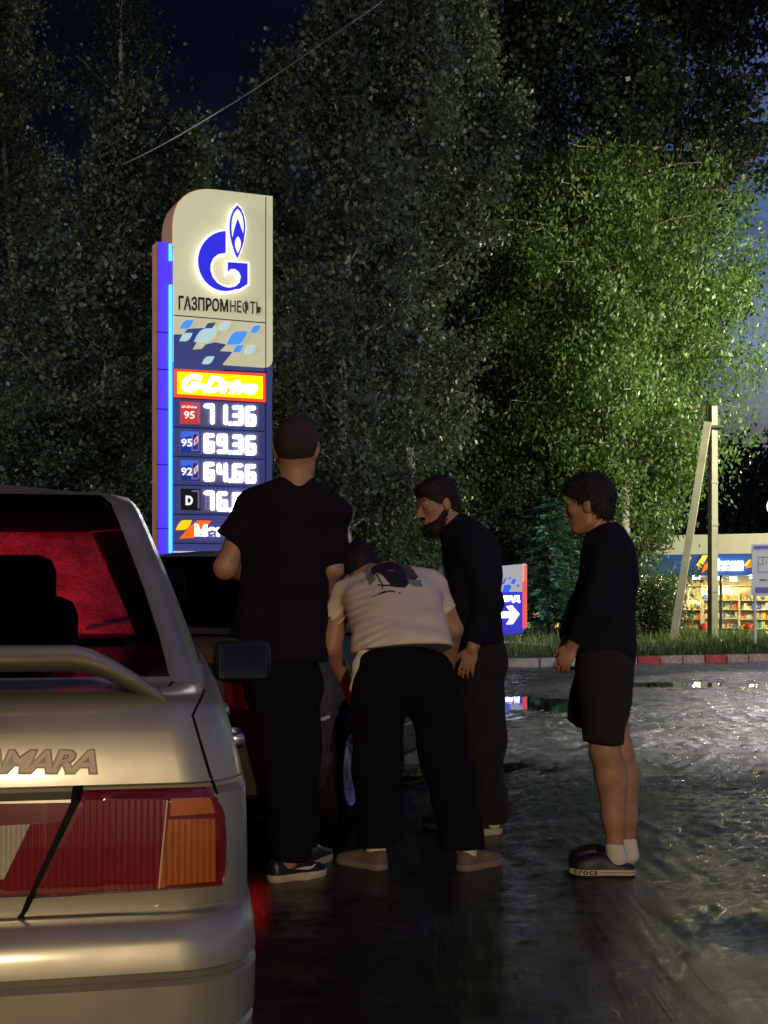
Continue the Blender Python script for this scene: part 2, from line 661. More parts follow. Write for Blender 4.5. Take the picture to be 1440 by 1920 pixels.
def build_ground():
    m = bpy.data.materials.new('wet_mud')
    m.use_nodes = True
    t = NT(m.node_tree)
    p = t.n['Principled BSDF']
    tcn = t.new('ShaderNodeTexCoord')
    n1 = t.new('ShaderNodeTexNoise', i_Scale=1.3, i_Detail=7.0, i_Roughness=.65)
    t.link(tcn.outputs['Object'], n1.inputs['Vector'])
    wet = t.ramp(n1.outputs[0], [(.3, (.005, .0045, .005)), (.55, (.011, .009, .010)), (.75, (.026, .022, .022))])
    dry_sheen = t.ramp(n1.outputs[0], [(.3, (.085, .072, .070)), (.55, (.19, .165, .16)), (.75, (.32, .285, .265))])  # drier far mud, its colour also raised to stand in for the road's sheen
    n2 = t.new('ShaderNodeTexNoise', i_Scale=3.0, i_Detail=6.0, i_Roughness=.7)
    t.link(tcn.outputs['Object'], n2.inputs['Vector'])
    n3 = t.new('ShaderNodeTexNoise', i_Scale=75.0, i_Detail=5.0, i_Roughness=.7)
    t.link(tcn.outputs['Object'], n3.inputs['Vector'])
    n5 = t.new('ShaderNodeTexNoise', i_Scale=17.0, i_Detail=9.0, i_Roughness=.78)
    t.link(tcn.outputs['Object'], n5.inputs['Vector'])
    p.inputs['Specular IOR Level'].default_value = .34
    bn = t.new('ShaderNodeBump', i_Strength=.75, i_Distance=.014)
    mpr = t.new('ShaderNodeMapping')
    mpr.inputs['Rotation'].default_value = (0, 0, R(36))
    mpr.inputs['Scale'].default_value = (9.0, .55, 1)
    t.link(tcn.outputs['Object'], mpr.inputs[0])
    n6 = t.new('ShaderNodeTexNoise', i_Scale=1.0, i_Detail=7.0, i_Roughness=.7)
    t.link(mpr.outputs[0], n6.inputs['Vector'])
    hgt = t.math('ADD', t.math('MULTIPLY', n3.outputs[0], .45), t.math('MULTIPLY', n5.outputs[0], .8))
    t.link(t.math('ADD', hgt, t.math('MULTIPLY', n6.outputs[0], 2.4)), bn.inputs['Height'])
    sepg = t.new('ShaderNodeSeparateXYZ')
    t.link(tcn.outputs['Object'], sepg.inputs[0])
    n4 = t.new('ShaderNodeTexNoise', i_Scale=.8, i_Detail=3.0)
    t.link(tcn.outputs['Object'], n4.inputs['Vector'])
    # the mud is churned where cars turn, further out; a film of water lies smooth close by
    side = t.math('MULTIPLY', sepg.outputs[0], .06)
    churn = t.math('ADD', t.math('ADD', t.math('MULTIPLY', sepg.outputs[1], .085), side), t.math('MULTIPLY', t.math('SUBTRACT', n4.outputs[0], .5), 1.5))
    t.link(t.ramp(churn, [(.25, .28), (.60, .6), (1.0, .95)]), bn.inputs['Strength'])
    rr_ = t.ramp(churn, [(.25, .55), (.60, .9), (1.0, 1.1)])
    t.link(t.math('MULTIPLY', rr_, t.ramp(n2.outputs[0], [(.32, .09), (.62, .34)])), p.inputs['Roughness'])
    t.link(t.mixc(t.ramp(churn, [(1.15, 0.0), (1.9, 1.0)]) if False else t.math('MULTIPLY', t.math('SUBTRACT', churn, .95), .9, True), wet, dry_sheen), p.inputs['Base Color'])
    t.link(bn.outputs[0], p.inputs['Normal'])
    ys = np.concatenate([np.arange(.6, 9.0, .03), np.arange(9.0, 28.0, .055)])
    xs = np.concatenate([np.arange(-9, -2.6, .25), np.arange(-2.6, 4.2, .03), np.arange(4.2, 12, .06), np.arange(12, 34, .5)])
    g = add('muddy_ground', ground_sheet('muddy_ground', xs, ys, ground_h), m)
    tag(g, kind='structure')
    # the wide dark plain all round, just under the detailed sheet
    big = add('ground', ground_sheet('ground', np.linspace(-400, 400, 41), np.linspace(-300, 700, 41), lambda X, Y: X * 0 - .45), pmat('plain_earth', (.02, .019, .018), .7, noise=.3, nscale=.2))
    tag(big, kind='structure')
    # rain water standing in the hollows
    w = pmat('rain_water', (.006, .005, .005), .025, spec=.6)
    wt_ = NT(w.node_tree)
    pt = wt_.n['Principled BSDF']
    tcw = wt_.new('ShaderNodeTexCoord')
    nw = wt_.new('ShaderNodeTexNoise', i_Scale=9.0, i_Detail=2.0)
    wt_.link(tcw.outputs['Object'], nw.inputs['Vector'])
    bw = wt_.new('ShaderNodeBump', i_Strength=.03, i_Distance=.01)
    wt_.link(nw.outputs[0], bw.inputs['Height'])
    wt_.link(bw.outputs[0], pt.inputs['Normal'])
    wa = add('puddle_water', ground_sheet('puddle_water', np.linspace(-8.9, 33, 6), np.linspace(.65, 21.5, 6), lambda X, Y: X * 0 - .013), w)
    tag(wa, kind='structure')
    # verge behind the kerb
    vx = np.linspace(-60, 60, 161)
    rows = []
    X = []
    for s_ in np.linspace(0, 1, 41):
        X.append([(x, float(kerb_y(x)) + .12 + s_ * (46.0 - float(kerb_y(x)) - .12)) for x in vx])
    X = np.array(X)
    xx, yy = X[..., 0], X[..., 1]
    zz = verge_z(xx, yy)
    V = np.stack([xx, yy, zz], -1).reshape(-1, 3)
    n, mm = 41, 161
    i, j = np.meshgrid(np.arange(n - 1), np.arange(mm - 1), indexing='ij')
    a = (i * mm + j).ravel()
    me = quads_np('verge', V, np.stack([a, a + 1, a + mm + 1, a + mm], 1))
    sm(me)
    tag(add('verge', me, pmat('verge_soil', (.045, .055, .022), .9, noise=.4, nscale=1.5, bump=.5, bscale=20)), kind='structure')
    fc = add('forecourt', ground_sheet('forecourt', np.linspace(-60, 90, 31), np.linspace(45.9, 110, 31), lambda X, Y: X * 0 - .15), pmat('forecourt_asphalt', (.05, .05, .05), .35, noise=.2, nscale=3))
    tag(fc, kind='structure')


def verge_z(x, y):
    return .10 + np.clip((y - kerb_y(x)) / 9.0, 0, 1) * .10 + .05 * (fbm(x * .7, y * .7, 3, 5) - .5) - np.clip((y - 43.0) / 2.5, 0, 1) * .36


build_ground()


# ------------------------------------------------------------------ cars
paint_silver = pmat('champagne_paint', (.345, .34, .27), .40, metal=.5, coat=.45, coatr=.16, noise=.10, nscale=4, bump=.03, bscale=1400, rvar=.09)
paint_dark = pmat('graphite_paint', (.060, .050, .042), .55, metal=.0, spec=.15)
black_plastic = pmat('black_plastic', (.012, .012, .013), .45)
black_trim = pmat('black_rubber_trim', (.006, .006, .008), .7, spec=.1)
rubber = pmat('tyre_rubber', (.012, .012, .012), .85, spec=.12)
chrome = pmat('bright_metal', (.6, .6, .6), .18, metal=1.0)
steel = pmat('wheel_steel', (.70, .68, .64), .28, metal=.2)
seat_cloth = pmat('seat_cloth', (.02, .02, .022), .9)
pane_dark = glassmat('car_glass', (.42, .46, .47))
pane_film = glassmat('tinted_car_glass', (.10, .11, .12))
pane_dirty = glassmat('wet_dirty_windscreen', (.5, .5, .5), dirt=.62, dirtcol=(.75, .7, .66))


def ribbed(name, col, scale, rough=.12, direction='X', emit=None, estr=0):
    m = pmat(name, col, rough, coat=1.0, coatr=.04, emit=emit, estr=estr)
    t = NT(m.node_tree)
    p = t.n['Principled BSDF']
    tcn = t.new('ShaderNodeTexCoord')
    w = t.new('ShaderNodeTexWave', i_Scale=scale)
    w.bands_direction = direction
    t.link(tcn.outputs['Object'], w.inputs['Vector'])
    nz = t.new('ShaderNodeTexNoise', i_Scale=5.0, i_Detail=5.0)
    t.link(tcn.outputs['Object'], nz.inputs['Vector'])
    dark = tuple(c * .55 for c in col)
    t.link(t.mixc(t.math('MULTIPLY', w.outputs[0], t.ramp(nz.outputs[0], [(.35, .15), (.6, .9)])), col, dark), p.inputs['Base Color'])
    b = t.new('ShaderNodeBump', i_Strength=.12, i_Distance=.004)
    t.link(w.outputs[0], b.inputs['Height'])
    t.link(b.outputs[0], p.inputs['Normal'])
    return m


lens_red = ribbed('red_lens', (.21, .006, .008), 34)
lens_red_smooth = pmat('plain_red_lens', (.15, .006, .009), .12, coat=1.0, noise=.25, nscale=12)
lens_amber = ribbed('amber_lens', (.44, .115, .012), 34)
lens_amber_smooth = pmat('plain_amber_lens', (.46, .12, .010), .14, coat=1.0)
lens_clear = ribbed('clear_lens', (.50, .45, .34), 45)
lamp_lit_red = emat('lit_red_lamp', (1.0, .004, .008), 2.2)

NR, NC, NS, NF = 14, 9, 44, 12


def outline(yr, w, rcx, rcy, bow, yf, fcx, fcy, fbow, belly=.015):
    pts = []
    for i in range(NR):
        x = (w - rcx) * i / NR
        pts.append((x, yr + bow * (x / w) ** 2))
    xb = w - rcx
    yb = yr + bow * (xb / w) ** 2
    for i in range(NC):
        a = i / NC * PI / 2
        pts.append((xb + rcx * math.sin(a), yb + rcy * (1 - math.cos(a))))
    xf = w - fcx
    yfb = yf - fbow * (xf / w) ** 2
    y0, y1 = yb + rcy, yfb - fcy
    for i in range(NS):
        s = i / NS
        pts.append((w + belly * math.sin(PI * s), y0 + (y1 - y0) * s))
    for i in range(NC):
        a = i / NC * PI / 2
        pts.append((xf + fcx * math.cos(a), y1 + fcy * math.sin(a)))
    for i in range(NF + 1):
        x = xf * (1 - i / NF)
        pts.append((x, yf - fbow * (x / w) ** 2))
    return pts


NH = NR + NC + NS + NC + NF + 1


def full_ring(half, zf):
    right = [Vector((x, y, zf(y))) for x, y in half]
    left = [Vector((-x, y, zf(y))) for x, y in reversed(half[1:-1])]
    return right + left


def patch(poly, bvh, ray, off=.006, thick=.012, step=.012, fallback=None):
    """a solid plate with the given 2D outline laid on a surface; ray(u,v) -> origin, direction"""
    dense = []
    n = len(poly)
    for i in range(n):
        a, b = Vector(poly[i]), Vector(poly[(i + 1) % n])
        k = max(1, int((b - a).length / step))
        dense += [a + (b - a) * j / k for j in range(k)]
    nb = len(dense)
    us = [p.x for p in dense]
    vs = [p.y for p in dense]
    pts = list(dense)
    def inside(x, y):
        c = False
        for i in range(n):
            x1, y1 = poly[i]
            x2, y2 = poly[(i + 1) % n]
            if (y1 > y) != (y2 > y) and x < (x2 - x1) * (y - y1) / (y2 - y1) + x1:
                c = not c
        return c
    y = min(vs) + step / 2
    while y < max(vs):
        x = min(us) + step / 2
        while x < max(us):
            if inside(x, y):
                pts.append(Vector((x, y)))
            x += step
        y += step
    r = geometry.delaunay_2d_cdt(pts, [(i, (i + 1) % nb) for i in range(nb)], [], 1, 1e-7)
    vv, ff = r[0], r[2]
    top, bot = [], []
    for p in vv:
        o, d = ray(p.x, p.y)
        loc, nor, _, _ = bvh.ray_cast(o, d)
        if loc is None:
            loc, nor, _, _ = bvh.find_nearest(o + d * (fallback or 2.0))
        if nor.dot(d) > 0:
            nor = -nor
        top.append(loc + nor * off)
        bot.append(loc + nor * (off - thick))
    b = len(top)
    faces = [tuple(f) for f in ff]
    edges = {}
    for f in ff:
        for i in range(len(f)):
            e = (f[i], f[(i + 1) % len(f)])
            edges[e] = 1
    for (i, j) in list(edges):
        if (j, i) not in edges:
            faces.append((j, i, b + i, b + j))
    return top + bot, faces


def patch_mesh(name, *a, **k):
    v, f = patch(*a, **k)
    me = mesh_np(name, v, f)
    bm = bmesh.new()
    bm.from_mesh(me)
    bmesh.ops.recalc_face_normals(bm, faces=bm.faces)
    bm.to_mesh(me)
    bm.free()
    sm(me, 40)
    return me


def boolean_cut(me, cutter_me):
    a = bpy.data.objects.new('a', me)
    b = bpy.data.objects.new('b', cutter_me)
    COL.objects.link(a)
    COL.objects.link(b)
    md = a.modifiers.new('b', 'BOOLEAN')
    md.operation = 'DIFFERENCE'
    md.solver = 'EXACT'
    md.object = b
    dg = bpy.context.evaluated_depsgraph_get()
    out = bpy.data.meshes.new_from_object(a.evaluated_get(dg))
    bpy.data.objects.remove(a)
    bpy.data.objects.remove(b)
    return out


def make_wheel(parent, x, y, side, hub='steel', r=.285, steer=0):
    """side +1 = right; a wheel with tyre, rim and hub cap"""
    o = empty('wheel', (x, y, r))
    o.parent = parent
    M = Matrix.Rotation(steer, 4, 'Z') @ Matrix.Rotation(side * PI / 2, 4, 'Y')
    t = MB()
    t.lathe([(.175, -.085), (.20, -.09), (.255, -.088), (r - .008, -.075), (r, -.05), (r, 0), (r, .05), (r - .008, .075), (.255, .088), (.20, .09), (.178, .08)], M, 40)
    t.build('tyre', rubber, o, 40)
    q = MB()
    q.lathe([(.183, -.06), (.183, .072), (.176, .080), (.168, .074), (.160, .045), (.12, .040), (.10, .052), (.05, .058), (.045, .068), (0.001, .070)], M, 40)
    for k in range(8):
        a = k * PI / 4
        c = Vector((.138 * math.cos(a), .138 * math.sin(a), .046))
        q.box((0, 0, 0), (.013, .018, .006), M @ Matrix.Translation(c) @ Matrix.Rotation(a, 4, 'Z'))
    q.build('rim', steel, o, 40)
    return o


def car_body(parent, levels, ztop, ztop_ref, paint, arches, r=.285):
    """levels: (z, follow, outline args); returns the mesh object of the lower body"""
    mb = MB()
    rows = []
    for (z, g, args) in levels:
        half = outline(*args)
        rows.append(full_ring(half, lambda y, z=z, g=g: z + g * (ztop(y) - ztop_ref)))
    mb.grid(rows, closed=True)
    n = len(rows[0])
    b0 = 0
    mb.f.append(tuple(b0 + i for i in range(n)))
    # top: strips across the car, so the deck and bonnet keep their crown
    bt = (len(rows) - 1) * n
    half_n = NH
    for i in range(half_n - 1):
        L = lambda k: bt + (0 if k == 0 else (n - k if k < half_n - 1 else half_n - 1))
        a, b = bt + i, bt + i + 1
        c, d = L(i + 1), L(i)
        f = []
        for q in (a, b, c, d):
            if q not in f:
                f.append(q)
        if len(f) > 2:
            mb.f.append(tuple(f))
    me = mb.mesh('body')
    cut = MB()
    for y in arches:
        for sgn in (-1, 1):
            M = Matrix.Translation((sgn * .74, y, r + .02)) @ Matrix.Rotation(PI / 2, 4, 'Y')
            rr = r + .055
            cut.lathe([(0.0005, -.14), (rr, -.14), (rr, .16), (0.0005, .16)], M, 36)
    cm = cut.mesh('cut')
    bmx = bmesh.new()
    bmx.from_mesh(cm)
    bmesh.ops.remove_doubles(bmx, verts=bmx.verts, dist=.002)
    bmx.to_mesh(cm)
    bmx.free()
    me = boolean_cut(me, cm)
    me.materials.clear()
    return add('body', me, paint, parent, 32)


def greenhouse(parent, levels, paint, side_windows, rear_win=(0, NR), front_win=(NR + NC + NS + NC + 1, NH), rear_glass=None, front_glass=None, side_glass=None, roof_crown=.03):
    """levels: (z, outline args). Faces inside the window ranges become panes."""
    rows = [full_ring(outline(*a), lambda y, z=z: z) for z, a in levels]
    n = len(rows[0])
    nl = len(rows)
    wins = {'rear': rear_win, 'front': front_win}
    mb = MB()
    for rw in rows:
        mb.v += [tuple(p) for p in rw]
    panes = {}
    for i in range(nl - 1):
        for j in range(n):
            k = (j + 1) % n
            hj = j if j < NH - 1 else n - 1 - j       # index on the right half of this face
            tag_ = None
            if 1 <= i < nl - 3:
                if rear_win[0] <= hj < rear_win[1]:
                    tag_ = ('rear', 0)
                elif front_win[0] <= hj < front_win[1]:
                    tag_ = ('front', 0)
                else:
                    for q, (s0, s1) in enumerate(side_windows):
                        if NR + NC + s0 <= hj < NR + NC + s1:
                            tag_ = ('side%d' % q, 0 if j < NH - 1 else 1)
            f = (i * n + j, i * n + k, (i + 1) * n + k, (i + 1) * n + j)
            if tag_:
                panes.setdefault(tag_, []).append(f)
            else:
                mb.f.append(f)
    # roof with a crown
    last = rows[-1]
    base = len(mb.v)
    prev = [(nl - 1) * n + j for j in range(n)]
    cy = sum(p.y for p in last) / n
    for s_ in (.9, .7, .45, .2):
        cur = []
        for p in last:
            cur.append(len(mb.v))
            mb.v.append((p.x * s_, cy + (p.y - cy) * (.5 + .5 * s_), p.z + roof_crown * (1 - s_ ** 2)))
        for j in range(n):
            mb.f.append((prev[j], prev[(j + 1) % n], cur[(j + 1) % n], cur[j]))
        prev = cur
    mb.f.append(tuple(prev))
    g = mb.build('cabin_frame', paint, parent, 30)
    for (kind, sd), fs in panes.items():
        used = sorted({i for f in fs for i in f})
        mp_ = {i: q for q, i in enumerate(used)}
        cen = Vector((0, cy, 1.2))
        vs = []
        for i in used:
            p = Vector(mb.v[i])
            vs.append(p + (cen - p).normalized() * .006)
        me = mesh_np('pane', vs, [tuple(mp_[i] for i in f) for f in fs])
        sm(me)
        nm = {'rear': 'rear_window', 'front': 'windscreen'}.get(kind, 'side_window')
        mt = rear_glass if kind == 'rear' else front_glass if kind == 'front' else side_glass
        add(nm, me, mt, parent)
    return g


# ---- the silver saloon close to the camera
YAW = R(8.5)
car = empty('silver_car', (-.968, 1.884, 0), YAW)
tag(car, 'silver saloon car with rear spoiler and red amber tail lamps, closest to the camera', 'car')
bpy.context.view_layer.update()
CARM = Matrix.Translation((-.968, 1.884, 0)) @ Matrix.Rotation(YAW, 4, 'Z')
CARI = CARM.inverted()


def car_ray(px, py):
    o = CARI @ Vector((0, 0, CH))
    p = CARI @ W(px, py, 3.0)
    return o, (p - o).normalized()


def ztop1(y):
    return float(np.interp(y, [0, 2.9, 3.2, 3.9, 4.2], [.975, .975, .93, .82, .70]))


fa = (4.17, .30, .22, .12)   # front: yf, corner x, corner y, bow


def o1(yr, w, rcx=.10, rcy=.14, bow=.045, yf=4.17, fcx=.28, fcy=.22, fb=.12):
    return (yr, w, rcx, rcy, bow, yf, fcx, fcy, fb)


lv = [(.20, 0, o1(.16, .735)), (.26, 0, o1(.10, .775)), (.45, 0, o1(.085, .79)), (.60, 0, o1(.085, .797)), (.672, 0, o1(.085, .797)),
      (.70, 0, o1(.080, .797)), (.76, .1, o1(.086, .797)), (.828, .3, o1(.094, .795)), (.836, .32, o1(.125, .793)), (.842, .34, o1(.128, .792)),
      (.848, .36, o1(.098, .790)), (.88, .5, o1(.102, .783)), (.92, .7, o1(.113, .772)), (.945, .85, o1(.124, .760)), (.962, .93, o1(.142, .746)),
      (.972, .98, o1(.168, .730)), (.976, 1.0, o1(.205, .700))]
body = car_body(car, lv, ztop1, .975, paint_silver, (.80, 3.27))
bv = BVHTree.FromObject(body, bpy.context.evaluated_depsgraph_get())

gl = [(.955, o1(.44, .742, .06, .10, .03, 3.14, .12, .14, .10)), (.985, o1(.50, .730, .055, .10, .03, 3.06, .12, .14, .10)), (1.06, o1(.64, .706, .052, .10, .03, 2.92, .12, .14, .10)),
      (1.14, o1(.79, .676, .05, .10, .03, 2.77, .12, .14, .10)), (1.22, o1(.94, .644, .05, .10, .03, 2.63, .12, .14, .10)), (1.29, o1(1.07, .615, .05, .10, .03, 2.51, .12, .14, .10)),
      (1.335, o1(1.16, .595, .05, .10, .03, 2.43, .12, .14, .10)), (1.355, o1(1.205, .58, .06, .12, .03, 2.38, .12, .14, .10)), (1.366, o1(1.26, .55, .08, .14, .03, 2.30, .12, .14, .10)), (1.372, o1(1.32, .50, .1, .14, .03, 2.22, .12, .14, .1))]
greenhouse(car, gl, paint_silver, [(7, 20), (22, 38)], rear_glass=pane_dark, front_glass=pane_dirty, side_glass=pane_film, roof_crown=.032)

Z2 = lambda *pts: [(x * .375, 1200 + y * .375) for x, y in pts]      # outlines measured on an enlargement


def mirrored(me):
    m2 = me.copy()
    for v in m2.vertices:
        v.co.x = -v.co.x
    m2.flip_normals()
    return m2


def car_patch(name, poly, mat, parent, off, thick, step=7, both=True):
    me = patch_mesh(name, poly, bv, car_ray, off, thick, step)
    o = add(name, me, mat, parent)
    if both:
        add(name, mirrored(me), mat, parent)
    return o


# tail lamp cluster on the wing: housing, red lens, amber lenses, wrap-round
for mir in (False, True):
    host = None
    def cp(name, poly, mat, off, thick, par, step=7):
        me = patch_mesh(name, poly, bv, car_ray, off, thick, step)
        return add(name, mirrored(me) if mir else me, mat, par)
    host = cp('tail_lamp', Z2((412, 783), (1035, 765), (1068, 790), (1100, 870), (1110, 1000), (1100, 1212), (1050, 1222), (166, 1270)), lens_red_smooth, .010, .03, car)
    cp('red_lens', Z2((428, 800), (826, 800), (796, 1226), (560, 1240), (200, 1254)), lens_red, .0125, .006, host)
    cp('amber_lens', Z2((838, 896), (1052, 892), (1054, 1204), (792, 1226)), lens_amber, .0125, .006, host)
    cp('reflector', Z2((850, 792), (1028, 786), (1050, 866), (846, 880)), lens_amber_smooth, .0135, .006, host)
    cp('lamp_divider', Z2((829, 800), (836, 800), (796, 1228), (786, 1228)), pmat('lens_edge', (.6, .38, .25), .2), .0132, .004, host, 6)
    lid = cp('trunk_lamp', Z2((-520, 826), (348, 812), (374, 812), (150, 1262), (-520, 1290)), lens_red_smooth, .010, .03, car)
    cp('red_lens', Z2((160, 918), (318, 905), (150, 1248), (25, 1252), (25, 1200)), lens_red, .0125, .006, lid)
    cp('reversing_lens', Z2((-260, 945), (152, 920), (22, 1192), (-330, 1225)), lens_clear, .0125, .006, lid)
    cp('lamp_surround', Z2((-700, 1300), (138, 1268), (98, 1368), (-700, 1408)), paint_silver, .012, .03, car)
    cp('lamp_surround', Z2((160, 1276), (1092, 1216), (1118, 1100), (1124, 1200), (1096, 1290), (560, 1346), (115, 1372)), paint_silver, .014, .03, car)
    cp('panel_gap', Z2((368, 778), (414, 774), (400, 800), (170, 1274), (114, 1388), (88, 1384), (146, 1268)), black_trim, .0150, .02, car)

for pl in (((956, 372), (966, 372), (1010, 520), (1052, 660), (1090, 768), (1078, 770), (1040, 664), (998, 522)), ((1014, 248), (1026, 250), (1018, 280), (970, 374), (958, 372), (1004, 280)),
           ((838, 232), (852, 232), (914, 162), (906, 154)), ((904, 152), (916, 160), (880, 116), (850, 96), (846, 104), (872, 124))):
    car_patch('panel_gap', Z2(*pl), black_trim, car, .0012, .003, 5)

# bumper: a skin wrapping the tail, with its two grooves
bp = [(.26, .075, .785), (.33, .045, .795), (.42, .018, .800), (.486, .004, .803), (.492, .010, .798), (.497, .004, .802), (.503, -.004, .805), (.572, -.006, .807), (.578, .003, .800), (.582, -.004, .805), (.587, .003, .800), (.593, -.006, .807),
      (.630, -.004, .805), (.648, .006, .799), (.658, .024, .790), (.662, .05, .78), (.662, .085, .765)]
rows = []
for z, yr, w in bp:
    h_ = outline(yr, w, .12, .17, .05, 4.17, .3, .22, .12)[:NR + NC + 6]
    rows.append([Vector((-x, y, z)) for x, y in reversed(h_[1:])] + [Vector((x, y, z)) for x, y in h_])
m_ = MB()
m_.grid(rows)
m_.build('rear_bumper', paint_silver, car, 40)
rows = []
for z, yr, w in bp:
    h_ = outline(.1, w, .12, .17, .05, 4.19 - yr * .5, .3, .24, .14)[-(NC + NF + 5):]
    rows.append([Vector((x, y, z)) for x, y in h_] + [Vector((-x, y, z)) for x, y in reversed(h_[:-1])])
m_ = MB()
m_.grid(rows)
m_.build('front_bumper', paint_silver, car, 40)

# spoiler: an arched bar standing on the corners of the boot lid
m_ = MB()
path = []
for s_ in np.linspace(-1, 1, 61):
    a = abs(s_)
    drop = max(0, (a - .80) / .20)
    x = s_ * .668
    path.append((x, .165 + .06 * a * a + .02 * drop, 1.033 - .003 * a * a - .074 * (drop ** 1.45), 1 - .25 * drop))
rows = []
for (x, y, z, sc_) in path:
    ring = []
    for k in range(14):
        a = 2 * PI * k / 14
        ring.append(Vector((x, y + .060 * math.cos(a), z + .019 * sc_ * math.sin(a) * (1.0 if math.sin(a) > 0 else 1.0) - .010 * math.cos(a))))
    rows.append(ring)
m_.grid(rows, closed=True)
m_.build('spoiler', paint_silver, car, 60)

# maker's lettering on the lid: outlined letters
gold = pmat('letter_outline', (.20, .13, .05), .4)
silver_l = pmat('letter_face', (.42, .39, .30), .5, metal=.2)


def letters_on_car(txt, x0, x1, ytop, ybot, off, bold, mat, shear=.35, space=.86, name='lettering'):
    me = text_mesh(txt, 1.0, 0, bold, shear=shear, space=space)
    bm = bmesh.new()
    bm.from_mesh(me)
    bmesh.ops.remove_doubles(bm, verts=bm.verts, dist=1e-4)
    bm.to_mesh(me)
    bm.free()
    xs = [v.co.x for v in me.vertices]
    ys = [v.co.y for v in me.vertices]
    a0, a1, b0, b1 = min(xs), max(xs), min(ys), max(ys)
    for v in me.vertices:
        px = x0 + (v.co.x - a0) / (a1 - a0) * (x1 - x0)
        py = ybot + (v.co.y - b0) / (b1 - b0) * (ytop - ybot)
        o, d = car_ray(px, py)
        loc, nor, _, _ = bv.ray_cast(o, d)
        if loc is None:
            loc, nor, _, _ = bv.find_nearest(o + d * 2.0)
        v.co = loc + nor * off
    return add(name, mesh_to(me, mat), None, car)


letters_on_car('SAMARA', -76, 184, 1404, 1453, .0015, .075, gold)
letters_on_car('SAMARA', -71, 180, 1408, 1449.5, .0030, .022, silver_l)

# mirrors, handles, wheels, seats
for sx in (1, -1):
    mbx = MB()
    mbx.box((sx * .90, 2.54, .925), (.092, .045, .068), None, .035)
    mbx.tube([(sx * .78, 2.58, .89), (sx * .86, 2.55, .90)], .025)
    mm = mbx.build('wing_mirror', black_plastic, car, 50)
    g_ = MB()
    g_.box((sx * .90, 2.493, .925), (.074, .002, .053), None, .0015)
    g_.build('mirror_glass', pmat('mirror_silver', (.45, .47, .5), .04, metal=1.0), mm)
    for yy in (1.15, 1.95):
        hb = MB()
        hb.box((sx * .812, yy, .815), (.022, .075, .016), None, .008)
        hd = hb.build('door_handle', chrome, car, 50)
    for yy in (.80, 3.27):
        make_wheel(car, sx * .735, yy, sx, r=.285)
    for yy, zz in ((1.05, 1.10), (2.02, 1.12)):
        st = MB()
        st.box((sx * (.23 if yy > 1.5 else .30), yy, .97 if yy > 1.5 else .93), (.19, .06, .16 if yy > 1.5 else .06), None, .05)
        so = st.build('seat', seat_cloth, car, 50)
        hr = MB()
        hr.box((sx * (.23 if yy > 1.5 else .30), yy + .02, 1.16 if yy > 1.5 else 1.0), (.13, .05, .085 if yy > 1.5 else .05), None, .045)
        hr.build('headrest', seat_cloth, so, 50)
hl = MB()
hl.box((0, 1.84, 1.333), (.545, .60, .006))
hl.build('headliner', seat_cloth, car)
ds = MB()
ds.box((0, 2.72, .975), (.62, .22, .03), None, .02)
ds.build('dashboard', black_plastic, car)
iw = MB()
iw.tube([(.62 + .16 * math.sin(a) - .98, 2.48, 1.0 + .16 * math.cos(a)) for a in np.linspace(0, 2 * PI, 25)], .014)
iw.build('steering_wheel', black_plastic, car)
im = MB()
im.box((.0, 2.35, 1.27), (.11, .02, .03), None, .012)
im.build('inside_mirror', black_plastic, car)
for q in (-.25, .35):
    wp = MB()
    wp.tube([(q, 3.10, 1.0), (q + .33, 2.94, 1.075)], .006)
    wp.build('wiper', black_plastic, car)

# ---- the second, darker saloon ahead, its tail towards the camera
YAW2 = R(-14)
CAR2 = Matrix.Translation((-1.14, 6.46, 0)) @ Matrix.Rotation(YAW2, 4, 'Z')
car2 = empty('dark_car', (-1.14, 6.46, 0), YAW2)
tag(car2, 'dark grey saloon car with lit red tail lamps, behind the standing men', 'car')
lv2 = [(.20, 0, o1(.14, .745)), (.24, 0, o1(.06, .785)), (.33, 0, o1(.02, .80)), (.338, 0, o1(.02, .812)), (.40, 0, o1(.0, .815)), (.408, 0, o1(.0, .80)), (.49, 0, o1(.01, .80)), (.52, 0, o1(.05, .80)),
       (.56, 0, o1(.06, .80)), (.568, 0, o1(.055, .806)), (.585, 0, o1(.055, .806)), (.593, 0, o1(.06, .80)), (.70, .2, o1(.07, .80)), (.80, .5, o1(.08, .79)), (.90, .8, o1(.11, .765)), (.94, 1, o1(.16, .73)), (.945, 1, o1(.2, .70))]
body2 = car_body(car2, lv2, ztop1, .975, paint_dark, (.76, 3.22))
greenhouse(car2, gl, paint_dark, [(7, 20), (22, 38)], rear_glass=pane_film, front_glass=pane_film, side_glass=pane_film, roof_crown=.03)
bright_strip = pmat('bright_moulding', (.55, .52, .46), .2, metal=.9)
